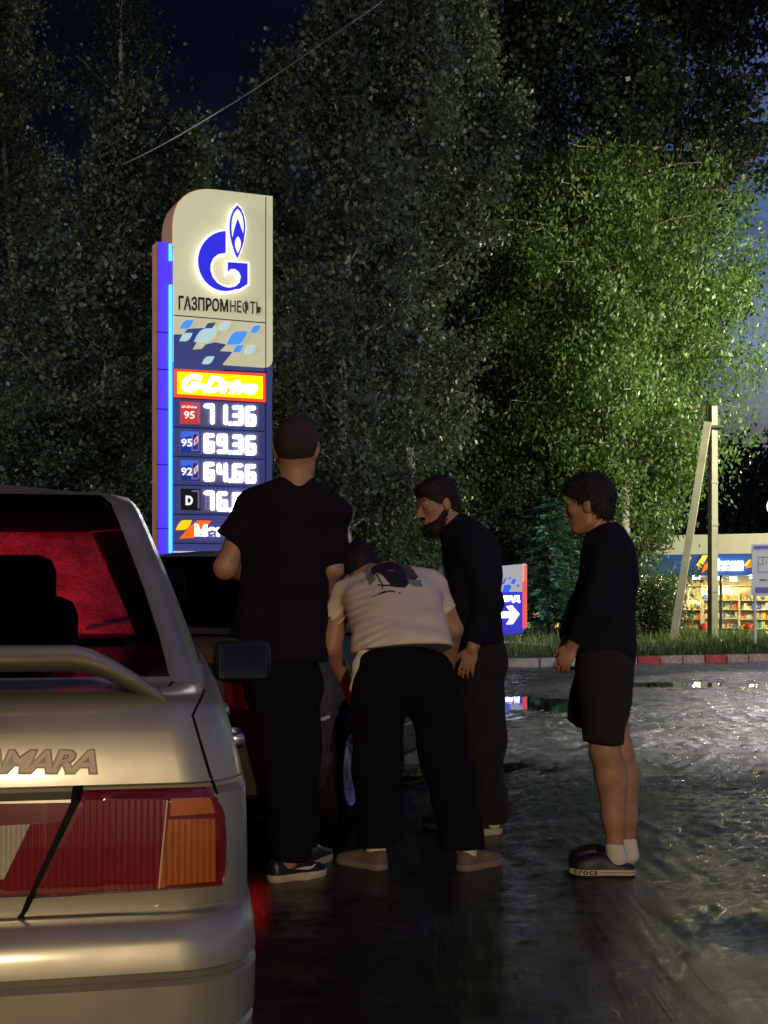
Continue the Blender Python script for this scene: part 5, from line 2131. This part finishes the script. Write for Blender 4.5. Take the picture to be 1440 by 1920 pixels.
def shoe(parent, org, heel, heading, L, Wd, style, roll=0):
    """heel: ground point under the heel; heading: direction of the toe"""
    f = Vector((math.cos(heading), math.sin(heading), 0))
    r = Vector((f.y, -f.x, 0))
    heel = Vector(heel) - Vector(org)
    def outl(k=1.0):
        pr = [(0, .0), (.01, .42), (.06, .70), (.15, .78), (.30, .74), (.45, .76), (.60, .90), (.75, 1.0), (.87, .92), (.95, .66), (.99, .34), (1.0, 0)]
        a = [(s_ * L, w_ * Wd / 2 * k) for s_, w_ in pr]
        b = [(s_ * L, -w_ * Wd / 2 * k) for s_, w_ in reversed(pr[1:-1])]
        return a + b
    hs = {'sneaker': .032, 'clog': .040, 'slip': .028}[style]
    P = lambda s_, w_, z: heel + f * s_ + r * w_ + Vector((0, 0, z))
    mats = {'sneaker': (pmat('black_leather', (.012, .012, .013), .4), pmat('cream_sole', (.50, .42, .28), .7, noise=.25, nscale=25)),
            'clog': (pmat('navy_foam', (.010, .012, .022), .5), pmat('navy_foam_sole', (.010, .012, .022), .6)),
            'slip': (pmat('brown_suede', (.17, .12, .09), .85, noise=.2, nscale=20), pmat('grey_brown_sole', (.22, .19, .16), .8))}[style]
    root = empty('shoe', (0, 0, 0))
    root.parent = parent
    m = MB()
    o_ = outl()
    rows = []
    for z, k in ((.0, .94), (.004, .99), (hs * .5, 1.0), (hs - .004, 1.0), (hs, .97)):
        rows.append([P(L / 2 + (a - L / 2) * k, b * k, z + .012 * max(0, (a / L - .8)) * 3 * (1 if z < .01 else .6)) for a, b in o_])
    m.grid(rows, closed=True)
    n = len(o_)
    m.f.append(tuple(reversed(range(n))))
    m.f.append(tuple(4 * n + i for i in range(n)))
    m.build('sole', mats[1], root, 50)
    prof = {'sneaker': [(0, .052), (.04, .062), (.15, .062), (.28, .058), (.36, .070), (.45, .062), (.58, .046), (.72, .034), (.85, .030), (.94, .022), (1.0, .004)],
            'clog': [(0, .012), (.05, .018), (.15, .020), (.28, .024), (.40, .052), (.50, .062), (.62, .060), (.76, .052), (.88, .042), (.96, .026), (1.0, .004)],
            'slip': [(0, .046), (.04, .058), (.15, .056), (.30, .050), (.42, .052), (.52, .050), (.65, .042), (.78, .034), (.90, .026), (.96, .016), (1.0, .004)]}[style]
    wp_ = [(0, .30), (.04, .62), (.15, .74), (.30, .71), (.45, .73), (.60, .87), (.75, .96), (.87, .88), (.95, .62), (.99, .30), (1.0, .05)]
    rows = []
    for s_ in np.linspace(0, 1, 25):
        h = np.interp(s_, [a for a, _ in prof], [b for _, b in prof])
        w = np.interp(s_, [a for a, _ in wp_], [b for _, b in wp_]) * Wd / 2
        row = []
        for k in range(15):
            a = PI * k / 14
            row.append(P(s_ * L * .985 + .004, w * math.copysign(abs(math.cos(a)) ** .6, math.cos(a)), hs - .003 + h * abs(math.sin(a)) ** .75 * (1 if True else 0)))
        rows.append(row)
    m = MB()
    m.grid(rows)
    for rr in (0, 24):
        m.f.append(tuple(rr * 15 + i for i in range(15)))
    up_ = m.build('upper', mats[0], root, 50)
    return root, P, hs, f, r


def sock(parent, org, a, b, ra, rb):
    S = SDF(.01)
    S.cone(a, b, ra, rb, .01)
    return S.build('sock', sock_white, parent, .006, 1, org)


def folds(n, amp, seed, axis=None):
    """soft cloth folds: a few slanted waves with drifting phase"""
    r_ = np.random.default_rng(seed)
    W_ = [(nrm(r_.normal(0, 1, 3) * np.array([.6, .6, 1.2])), r_.uniform(16, 42), r_.uniform(0, 6), nrm(r_.normal(0, 1, 3)), r_.uniform(3, 7)) for _ in range(n)]
    def fn(X, Y, Z):
        d = 0
        for (v, k, ph, v2, k2) in W_:
            m_ = .5 + .5 * np.sin(k2 * (X * v2[0] + Y * v2[1] + Z * v2[2]) + ph * 2)
            d = d + m_ ** 2 * np.sin(k * (X * v[0] + Y * v[1] + Z * v[2]) + ph + 1.5 * np.sin(5 * (X - Z) + ph))
        return d * amp / math.sqrt(n)
    return fn



def strands(hair, n, ln, seed, down=.5, back=(0, 0, 0)):
    """locks that break the outline of a head of hair"""
    r_ = np.random.default_rng(seed)
    me = hair.data
    co = np.array([v.co for v in me.vertices])
    no = np.array([v.normal for v in me.vertices])
    k = r_.integers(0, len(co), n)
    P0, N = co[k], no[k]
    t = r_.normal(0, .45, (n, 3)) + np.array([0, 0, -down]) + np.array(back)
    D = unit(N * .22 + t)
    L = ln * r_.uniform(.5, 1.3, n)[:, None]
    S1 = unit(np.cross(D, N + r_.normal(0, .2, (n, 3)))) * .0022
    p1 = P0 - N * .004
    p2 = P0 + D * L * .55 + N * .002
    p3 = P0 + D * L + np.array([0, 0, -.25]) * L
    V = np.stack([p1 - S1, p1 + S1, p2 + S1 * .9, p2 - S1 * .9, p3 + S1 * .25, p3 - S1 * .25], 1).reshape(-1, 3)
    b = np.arange(n)[:, None] * 6
    Q = np.concatenate([b + np.array([[0, 1, 2, 3]]), b + np.array([[3, 2, 4, 5]])], 0)
    me2 = quads_np('hair_locks', V, Q)
    sm(me2)
    o = add('hair_locks', me2, hair_dark, hair)
    o['kind'] = 'stuff'


# ---- A: the man in the black tee, back to the camera
dA = 5.67
J = lambda px, py, dd=0.0: np.array(W(px, py, dA + dd))
orgA = (J(548, 1650)[0], dA, 0)
pA = empty('person', orgA)
tag(pA, 'man with cropped hair in black tee and trousers, back turned, standing tallest', 'person')
S = SDF(.03)
P_, M_ = add_head(S, J(557, 840), (.12, 1, -.05), s=1.0)
S.ell(J(557, 832), (.084, .09, .085), None, .03)
S.cone(J(557, 868, -.01), J(556, 915, .0), .058, .066, .03)
S.cone(J(556, 908), J(484, 944), .048, .052).cone(J(556, 908), J(620, 956), .048, .050)
S.ell(J(553, 985, .02), (.145, .080, .14)).ell(J(538, 1100, .02), (.125, .085, .17)).ell(J(526, 1235), (.115, .075, .09))
S.chain([J(472, 948), J(424, 1062, .0), J(480, 1085, .24)], [.056, .043, .030], .02)
S.ell(J(421, 1066, .0), (.042, .045, .045), None, .02)
add_hand(S, J(482, 1085, .245), (.5, .8, .0), (0, .2, -1), (-1, .3, .3), .7)
S.chain([J(624, 962), J(624, 1066, .0), J(572, 1160, .20)], [.046, .040, .030], .02)
add_hand(S, J(565, 1161, .205), (-.5, .8, -.1), (0, .2, -1), (1, .3, .3), .7)
S.chain([J(500, 1262), J(537, 1440, .02), J(542, 1612, -.02)], [.070, .055, .036])
S.chain([J(558, 1262), J(570, 1440, .10), J(566, 1590, .26)], [.070, .055, .036])
S.cone(J(532, 1622, -.02), J(560, 1634, .05), .026, .018).cone(J(564, 1596, .28), J(564, 1602, .40), .026, .018)
S.build('person_body', skin, pA, .0065, 1, orgA)
S = SDF(.02)                     # cropped hair
f, r_, u = frame((.12, 1, -.05))
S.ell(J(557, 840) + u * .022 - f * .013, (.0815, .1025, .1015), np.stack([r_, f, u], 1)).ell(J(557, 832), (.0875, .0935, .0885), None, .03)
S.cut(J(557, 858) - f * .02, -(u * .94 - f * .34)).cut(J(557, 840) + f * .062, f * .9 - u * .45)
S.build('hair', hair_short, pA, .006, 1, orgA)
S = SDF(.045)
S.cone(J(498, 985), J(482, 1262), .086, .100).cone(J(574, 985), J(566, 1262), .088, .100).cone(J(536, 970, -.01), J(526, 1262, -.01), .112, .118)
S.cone(J(555, 912), J(480, 946), .062, .072).cone(J(555, 912), J(622, 957), .062, .072)
S.cone(J(478, 950), J(435, 1014, .0), .070, .066, .03, True).cone(J(622, 964), J(624, 1064, .0), .070, .066, .03, True)
S.disp(folds(10, .015, 3))
S.cut(J(530, 1240), (0, 0, -1))
S.build('tee_shirt', cloth_black, pA, .009, 2, orgA)
S = SDF(.04)
S.ell(J(528, 1235), (.165, .125, .10)).chain([J(500, 1262), J(540, 1440, .02), J(546, 1612, -.01)], [.112, .088, .078], .05).chain([J(556, 1262), J(564, 1440, .09), J(562, 1592, .25)], [.100, .080, .072], .03)
S.disp(folds(9, .012, 9))
S.cut(J(546, 1612), (0, 0, -1))
S.build('trousers', cloth_trouser, pA, .010, 2, orgA)
sh_, PS, hs, f, r_ = shoe(pA, orgA, (J(507, 1650)[0], dA - .06, .0), R(38), .27, .105, 'sneaker')
# pale swoosh-shaped stripes and toe cap on the outer side
white_l = pmat('white_leather', (.62, .56, .42), .5)
for pts in ([(.36, .030), (.47, .022), (.58, .018), (.66, .026), (.72, .048), (.64, .036), (.52, .038)], [(.22, .060), (.32, .052), (.40, .056), (.36, .074), (.28, .074)]):
    m = MB()
    def fn(u_, v_, t):
        w = np.interp(u_, [0, .04, .15, .30, .45, .60, .75, .87, .95, 1], [.3, .62, .74, .71, .73, .87, .96, .88, .62, .05]) * .105 / 2
        return PS(u_ * .27, w * (1.01 - .18 * v_ / .06) + t, hs + v_ * .62)
    m.prism(pts, fn, -.004, .005)
    m.build('side_stripe', white_l, sh_)
shoe(pA, orgA, (J(562, 1600)[0], dA + .22, .0), R(72), .27, .105, 'sneaker')

# ---- B: the man bending forward, cream tee
dB = 5.92
J = lambda px, py, dd=0.0: np.array(W(px, py, dB + dd))
orgB = (J(770, 1630)[0], dB, 0)
pB = empty('person', orgB)
tag(pB, 'man in cream printed tee and black trousers bending far forward over the car', 'person')
S = SDF(.03)
fw = (-.25, .75, -.62)
up = (-.1, .62, .78)
hc = J(672, 1068, .60)
P_, M_ = add_head(S, hc, fw, up, 1.0)
S.cone(J(706, 1085, .50), hc + np.array((0, -.02, -.04)), .068, .058)
S.ell(J(758, 1262, .04), (.145, .10, .10)).cone(J(756, 1220, .08), J(738, 1138, .34), .092, .095).ell(J(730, 1118, .42), (.135, .09, .09))
S.cone(J(728, 1100, .47), J(652, 1120, .46), .055, .05).cone(J(728, 1100, .47), J(812, 1108, .43), .055, .05)
S.chain([J(640, 1118, .46), J(622, 1215, .44), J(652, 1285, .60)], [.054, .043, .030], .02)
add_hand(S, J(653, 1287, .605), (.3, .4, -.85), (.4, .8, .3), (1, .3, .3), .6)
S.chain([J(818, 1105, .42), J(850, 1180, .44), J(838, 1262, .62)], [.054, .042, .030], .02)
add_hand(S, J(838, 1264, .625), (-.2, .4, -.85), (-.4, .8, .3), (-1, .3, .3), .6)
S.chain([J(712, 1290), J(706, 1440, .01), J(705, 1605, .0)], [.09, .06, .032]).chain([J(810, 1290), J(842, 1440, .01), J(876, 1612, -.03)], [.09, .06, .030])
S.cone(J(704, 1614, .0), J(680, 1622, .08), .022, .014).cone(J(877, 1619, -.03), J(900, 1626, .05), .022, .014)
S.build('person_body', skin, pB, .0065, 1, orgB)
f, r_, u = frame(fw, up)
S = SDF(.02)
S.ell(hc + u * .024 - f * .016, (.087, .108, .108), np.stack([r_, f, u], 1))
S.cut(hc + f * .05, f * .9 - u * .45).cut(hc - u * .06, -u)
S.disp(folds(5, .004, 2))
hr_ = S.build('hair', hair_dark, pB, .007, 1, orgB)
strands(hr_, 1500, .018, 6, .3)
S = SDF(.05)
S.cone(J(715, 1225, .05), J(690, 1130, .34), .105, .105).cone(J(806, 1222, .05), J(782, 1125, .34), .105, .105).cone(J(760, 1222, .03), J(735, 1125, .34), .122, .130)
S.cone(J(730, 1092, .46), J(668, 1118, .44), .088, .088).cone(J(730, 1092, .46), J(800, 1104, .42), .088, .088)
S.cone(J(645, 1118, .45), J(621, 1162, .44), .070, .050, .03, True).cone(J(812, 1108, .42), J(838, 1148, .43), .066, .052, .03, True)
S.cone(J(682, 1215, .08), J(659, 1292, .12), .040, .010, .05)
S.cone(J(690, 1195, .12), J(672, 1262, .16), .055, .035, .04)
cB = J(800, 1300, .1)


def wrinkles(X, Y, Z):
    dx, dz = X - cB[0], Z - cB[2]
    rr = np.sqrt((dx * 1.0) ** 2 + (dz * 1.25) ** 2)
    an = np.arctan2(dz, dx)
    m_ = np.exp(-((an - 2.60) / .36) ** 2)
    d = .0085 * m_ * np.sin(rr * 2 * PI / .036 + 2.2 * np.sin(an * 5 + rr * 9) + 9 * (Y - 6)) * (.6 + .4 * np.sin(rr * 31 + an * 4)) * np.clip((.42 - np.abs(rr - .38)) / .2, 0, 1)
    # long horizontal folds over the small of the back
    d += .0030 * np.exp(-((X - J(775, 1150)[0]) / .22) ** 2) * np.exp(-((Z - J(0, 1165)[2]) / .10) ** 2) * np.sin(Z * 2 * PI / .085 + 6.5 * X + 1.4 * np.sin(9 * X))
    return d


S.disp(wrinkles).disp(folds(6, .006, 21))
hem_n = nrm(np.array([.06, -.20, -.97]))
S.cut(J(752, 1212, -.03), hem_n)
shirtB = S.build('tee_shirt', cloth_cream, pB, .0068, 1, orgB)
S = SDF(.03)
S.cone(J(700, 1196, .10), J(676, 1250, .00), .050, .034, .03).cone(J(676, 1250, .00), J(660, 1292, .01), .034, .012, .03)
S.disp(folds(6, .006, 77))
S.build('shirt_tail', cloth_cream, shirtB, .006, 1, orgB)
S = SDF(.05)
S.ell(J(760, 1258, .03), (.200, .150, .105)).chain([J(712, 1285), J(706, 1440, .01), J(706, 1592, .02)], [.122, .096, .086], .05).chain([J(808, 1285), J(840, 1440, .01), J(868, 1592, -.02)], [.122, .100, .094], .03)
S.disp(folds(9, .012, 31))
S.cut(J(706, 1588), (0, 0, -1))
S.build('trousers', cloth_trouser, pB, .010, 2, orgB)
shoe(pB, orgB, (J(722, 1625)[0], dB - .06, 0), R(138), .265, .10, 'slip')
shoe(pB, orgB, (J(860, 1632)[0], dB - .08, 0), R(48), .265, .10, 'slip')
sock(pB, orgB, J(705, 1565, .0), J(705, 1611, .0), .046, .040)
sock(pB, orgB, J(874, 1574, -.03), J(876, 1616, -.03), .046, .040)
# print on the back of the tee: torn poster shapes
bvB = BVHTree.FromObject(shirtB, bpy.context.evaluated_depsgraph_get())


def rayB(px, py):
    o = Vector((0, 0, CH)) - Vector(orgB)
    return o, (W(px, py, 6) - Vector((0, 0, CH))).normalized()


ZD = lambda *pts: [(580 + x * 320 / 878, 980 + y * 700 / 1920) for x, y in pts]
pr_dark = pmat('print_ink_dark', (.016, .015, .03), .85)
pr_mid = pmat('print_ink_brown', (.11, .085, .085), .85)
pr_blue = pmat('print_ink_grey_blue', (.22, .26, .27), .85)
for nm, pl, mt, of in (('print', ((270, 205), (420, 192), (500, 215), (540, 245), (552, 282), (500, 292), (430, 270), (350, 240)), pr_mid, .0015), ('print', ((268, 208), (300, 222), (345, 290), (310, 326), (290, 262), (262, 236)), pr_blue, .0018),
                       ('print', ((262, 200), (330, 190), (440, 196), (520, 225), (560, 280), (540, 300), (470, 322), (420, 318), (372, 268), (330, 240), (290, 232)), pr_dark, .0012), ('print', ((285, 205), (440, 205), (480, 232), (500, 285), (470, 320), (515, 312), (492, 336), (425, 330), (372, 265), (330, 238)), pr_dark, .0022), ('print', ((232, 246), (262, 218), (280, 240), (248, 256)), pr_dark, .002), ('print', ((500, 292), (575, 298), (582, 332), (530, 326)), pr_blue, .002),
                       ('print', ((345, 268), (351, 266), (378, 318), (380, 342), (374, 342), (372, 320)), pr_dark, .002), ('print', ((350, 318), (430, 322), (430, 328), (350, 324)), pr_dark, .002)):
    me = patch_mesh('print', ZD(*pl), bvB, rayB, of, .002, 4, 6.0)
    add(nm, me, mt, shirtB)

# ---- C: the bearded man, dark jacket, looking down to the left
dC = 6.85
J = lambda px, py, dd=0.0: np.array(W(px, py, dC + dd))
orgC = (J(915, 1560)[0], dC, 0)
pC = empty('person', orgC)
tag(pC, 'bearded man with dark fringe in dark collared top, looking down to the left', 'person')
S = SDF(.03)
fwC, upC = (-.90, -.34, -.26), (-.25, 0, .97)
hC = J(821, 945)
P_, M_ = add_head(S, hC, fwC, upC, 1.03)
S.cone(J(838, 968), J(864, 1000), .056, .066)
S.ell(J(884, 1055), (.115, .16, .15)).ell(J(890, 1135), (.100, .145, .15)).ell(J(898, 1225), (.10, .14, .10))
S.cone(J(866, 1000), J(886, 1022, -.17), .06, .062).cone(J(866, 1000), J(880, 1020, .17), .06, .062)
S.chain([J(890, 1030, -.19), J(916, 1130, -.22), J(886, 1215, -.24)], [.055, .043, .030], .02)
add_hand(S, J(885, 1216, -.24), (-.25, .1, -.9), (.3, 1, 0), (-1, 0, 0), .6)
S.chain([J(880, 1028, .19), J(876, 1130, .22), J(845, 1190, .10)], [.055, .043, .030], .02)
add_hand(S, J(844, 1191, .095), (-.6, -.2, -.5), (.3, .3, -.8), (-1, 0, .4), .6)
S.chain([J(895, 1250, -.09), J(905, 1400, -.10), J(920, 1535, -.06)], [.095, .065, .042]).chain([J(892, 1250, .09), J(878, 1400, .08), J(876, 1535, .12)], [.095, .065, .042])
S.cone(J(922, 1550, -.05), J(905, 1558, -.08), .024, .016).cone(J(880, 1550, .14), J(862, 1558, .12), .024, .016)
S.build('person_body', skin, pC, .0065, 1, orgC)
add_eyes(P_, M_, 1.03, pC, orgC)
f, r_, u = frame(fwC, upC)
S = SDF(.02)
MC = np.stack([r_, f, u], 1)
S.ell(hC + u * .034 - f * .020, (.090, .104, .100), MC).ell(hC + u * .082 + f * .040, (.066, .062, .036), MC).ell(hC - f * .055 - u * .03, (.070, .055, .075), MC)
S.cut(hC + f * .028 - u * .0, nrm(f * .62 - u * .80)).disp(folds(6, .005, 6))
hr_ = S.build('hair', hair_dark, pC, .006, 1, orgC)
strands(hr_, 1800, .012, 4, .4, (-.3, -.1, 0))
S = SDF(.02)
S.ell(hC + f * .050 - u * .108, (.058, .056, .042), MC).ell(hC + f * .010 - u * .075, (.069, .050, .040), MC).cone(hC + f * .005 + r_ * -.066 - u * .055, hC + f * .055 - r_ * .03 - u * .108, .017, .032).cone(hC + f * .005 + r_ * .066 - u * .055, hC + f * .055 + r_ * .03 - u * .108, .017, .032).ell(hC + f * .097 - u * .049, (.032, .009, .008), MC)
S.disp(folds(6, .003, 16))
hr_ = S.build('beard', hair_dark, pC, .006, 1, orgC)
strands(hr_, 1200, .014, 7, .5, (-.3, 0, 0))
S = SDF(.02)
for q in (-1, 1):
    S.cone(hC + f * .091 + u * .027 + r_ * .018 * q, hC + f * .078 + u * .030 + r_ * .050 * q, .006, .005)
S.build('eyebrows', hair_dark, pC, .004, 1, orgC)
S = SDF(.05)
S.ell(J(884, 1050), (.140, .195, .18)).cone(J(888, 1090), J(893, 1195), .130, .128).cone(J(888, 1090, -.09), J(893, 1195, -.09), .118, .120).cone(J(888, 1090, .09), J(893, 1195, .09), .118, .120)
S.cone(J(862, 998), J(886, 1026, -.17), .075, .078).cone(J(862, 998), J(880, 1024, .17), .075, .078)
S.cone(J(890, 1030, -.19), J(917, 1128, -.22), .072, .062, .03).cone(J(917, 1128, -.22), J(888, 1205, -.24), .062, .050, .03, True)
S.cone(J(880, 1028, .19), J(876, 1130, .22), .072, .062, .03).cone(J(876, 1130, .22), J(847, 1186, .10), .062, .046, .03, True)
S.cone(J(850, 985, 0), J(862, 1002, 0), .070, .078, .02)
S.disp(folds(10, .014, 8))
S.cut(J(893, 1205), (0, 0, -1)).cut(J(846, 974), (-.62, 0, .78))
S.build('jacket', cloth_navy, pC, .009, 2, orgC)
S = SDF(.05)
S.ell(J(900, 1222), (.130, .175, .11)).chain([J(900, 1255, -.09), J(908, 1400, -.10), J(920, 1538, -.06)], [.122, .094, .080], .05).chain([J(894, 1255, .09), J(880, 1400, .08), J(876, 1538, .12)], [.118, .092, .08], .03)
S.disp(folds(9, .014, 18))
S.cut(J(920, 1540), (0, 0, -1))
S.build('trousers', cloth_grey, pC, .010, 2, orgC)
shoe(pC, orgC, (J(938, 1560)[0], dC - .04, 0), R(205), .27, .10, 'sneaker')
shoe(pC, orgC, (J(890, 1555)[0], dC + .16, 0), R(200), .27, .10, 'sneaker')
sock(pC, orgC, J(926, 1528, -.09), J(926, 1543, -.09), .036, .034)

# ---- D: the boy, side on, dark sweater and shorts
dD = 5.78
J = lambda px, py, dd=0.0: np.array(W(px, py, dD + dd))
orgD = (J(1140, 1635)[0], dD, 0)
pD = empty('person', orgD)
tag(pD, 'boy in dark sweater, dark shorts and navy clogs, standing side on at the right', 'person')
S = SDF(.03)
fwD, upD = (-.93, .36, -.10), (-.06, 0, 1)
hD = J(1104, 946)
sD = .93
P_, M_ = add_head(S, hD, fwD, upD, sD)
S.cone(J(1118, 968), J(1136, 1004), .050, .056)
S.ell(J(1140, 1062), (.105, .155, .14)).ell(J(1136, 1140), (.098, .14, .14)).ell(J(1132, 1228), (.09, .12, .10))
S.cone(J(1136, 1004), J(1142, 1030, -.14), .05, .052).cone(J(1136, 1004), J(1134, 1030, .14), .05, .052)
S.chain([J(1142, 1036, -.145), J(1116, 1140, -.17), J(1074, 1210, -.11)], [.044, .036, .026], .02)
add_hand(S, J(1073, 1211, -.11), (-.45, .1, -.85), (.5, 1, -.2), (-1, .3, .2), 1.0, .9)
S.chain([J(1130, 1036, .155), J(1090, 1135, .17), J(1062, 1205, .06)], [.044, .036, .026], .02)
add_hand(S, J(1061, 1206, .06), (-.1, 0, -.95), (.6, .6, 0), (-1, 0, 0), .9, .9)
S.chain([J(1132, 1255, -.08), J(1134, 1408, -.07), J(1143, 1455, -.05), J(1150, 1530, -.04), J(1153, 1590, -.04)], [.080, .055, .052, .042, .034], .04)
S.ell(J(1153, 1468, -.035), (.044, .042, .11), None, .05)
S.chain([J(1136, 1255, .09), J(1158, 1408, .10), J(1166, 1455, .12), J(1174, 1530, .14), J(1177, 1580, .15)], [.080, .055, .051, .042, .034], .04)
S.ell(J(1175, 1466, .135), (.043, .042, .11), None, .05)
S.cone(J(1152, 1616, -.04), J(1105, 1626, -.05), .028, .020).cone(J(1178, 1604, .14), J(1132, 1614, .16), .028, .020)
S.build('person_body', skin, pD, .0065, 1, orgD)
add_eyes(P_, M_, sD, pD, orgD)
f, r_, u = frame(fwD, upD)
MD = np.stack([r_, f, u], 1)
S = SDF(.02)
S.ell(hD + u * .030 - f * .018, (.084, .101, .096), MD).ell(hD + u * .066 + f * .046, (.066, .054, .042), MD).ell(hD - f * .056 - u * .022, (.064, .048, .066), MD).ell(hD + u * .088, (.066, .080, .042), MD)
S.cut(hD + f * .020 + u * .006, nrm(f * .66 - u * .75)).disp(folds(8, .0035, 12))
hr_ = S.build('hair', hair_dark, pD, .006, 1, orgD)
strands(hr_, 2200, .013, 5, .5, (-.35, .1, 0))
S = SDF(.045)
S.ell(J(1141, 1058), (.116, .168, .16)).cone(J(1140, 1090), J(1134, 1262), .108, .118).cone(J(1140, 1090, -.07), J(1134, 1262, -.07), .106, .115).cone(J(1140, 1090, .07), J(1134, 1262, .07), .106, .115)
S.cone(J(1136, 1008), J(1143, 1034, -.135), .062, .066).cone(J(1136, 1008), J(1134, 1034, .135), .062, .066)
S.cone(J(1143, 1036, -.14), J(1116, 1142, -.17), .062, .056, .03).cone(J(1116, 1142, -.17), J(1079, 1203, -.115), .058, .046, .02, True)
S.cone(J(1130, 1036, .15), J(1090, 1136, .17), .060, .054, .03).cone(J(1090, 1136, .17), J(1064, 1200, .07), .056, .044, .02, True)
S.disp(folds(8, .010, 41))
S.cut(J(1134, 1254), nrm((.10, 0, -1)))
S.build('sweater', cloth_navy, pD, .009, 2, orgD)
S = SDF(.04)
S.ell(J(1132, 1240), (.118, .150, .10)).cone(J(1134, 1258, -.09), J(1130, 1396, -.10), .116, .086, .03, True).cone(J(1128, 1258, .10), J(1102, 1360, .13), .112, .092, .006, True)
S.disp(folds(9, .014, 52))
S.build('shorts', cloth_short, pD, .009, 2, orgD)
sh_, PS, hs, f, r_ = shoe(pD, orgD, (J(1187, 1640)[0], dD - .05, 0), R(176), .268, .105, 'clog')
sh2_, PS2, hs2, f2, r2 = shoe(pD, orgD, (J(1199, 1626)[0], dD + .15, 0), R(172), .268, .105, 'clog')
sock(pD, orgD, J(1152, 1588, -.04), J(1156, 1608, -.04), .038, .044)
sock(pD, orgD, J(1177, 1580, .145), J(1179, 1602, .145), .038, .043)
# pale band with a dark line round each sole, and the word on its side
band = pmat('pale_sole_band', (.60, .52, .38), .6)
ink = pmat('sole_ink', (.02, .015, .02), .6)


def sole_strip(PS_, parent, z0, z1, grow_, mat, s0=0.0, s1=1.0):
    pr = [(0, .0), (.01, .42), (.06, .70), (.15, .78), (.30, .74), (.45, .76), (.60, .90), (.75, 1.0), (.87, .92), (.95, .66), (.99, .34), (1.0, 0)]
    m = MB()
    for sd in (-1, 1):
        ss = [s_ for s_ in np.linspace(0, 1, 60) if s0 <= s_ <= s1]
        rows = []
        for z in (z0, z1):
            rows.append([PS_(.134 + (s_ * .268 - .134) * (1 + grow_ * 8), sd * (np.interp(s_, [a for a, _ in pr], [b for _, b in pr]) * .105 / 2 + grow_), z + .012 * max(0, s_ - .8) * 2.2) for s_ in ss])
        m.grid(rows)
    return m.build('sole_band' if mat is band else 'sole_line', mat, parent, recalc=False)


for PSx, par in ((PS, sh_), (PS2, sh2_)):
    sole_strip(PSx, par, .014, .036, .0015, band)
    sole_strip(PSx, par, .0238, .0262, .0022, ink, .0, .56)
pr = [(0, .0), (.01, .42), (.06, .70), (.15, .78), (.30, .74), (.45, .76), (.60, .90), (.75, 1.0), (.87, .92), (.95, .66), (.99, .34), (1.0, 0)]
me = text_mesh('crocs', 1, 0, .03, space=1.1)
# the camera sees the clog from its left side, toe to the left: the word runs from toe to heel
sgn = -1 if (PS(0, 1, 0) - PS(0, 0, 0)).y > 0 else 1
fit_mesh(me, lambda u_, v_, t: PS(.268 * (.935 - .36 * u_), sgn * (np.interp(.935 - .36 * u_, [a for a, _ in pr], [b for _, b in pr]) * .105 / 2 + .0035), .0165 + .017 * v_ + .012 * max(0, .135 - .36 * u_) * 2.2), None)
add('sole_lettering', mesh_to(me, ink), None, sh_)
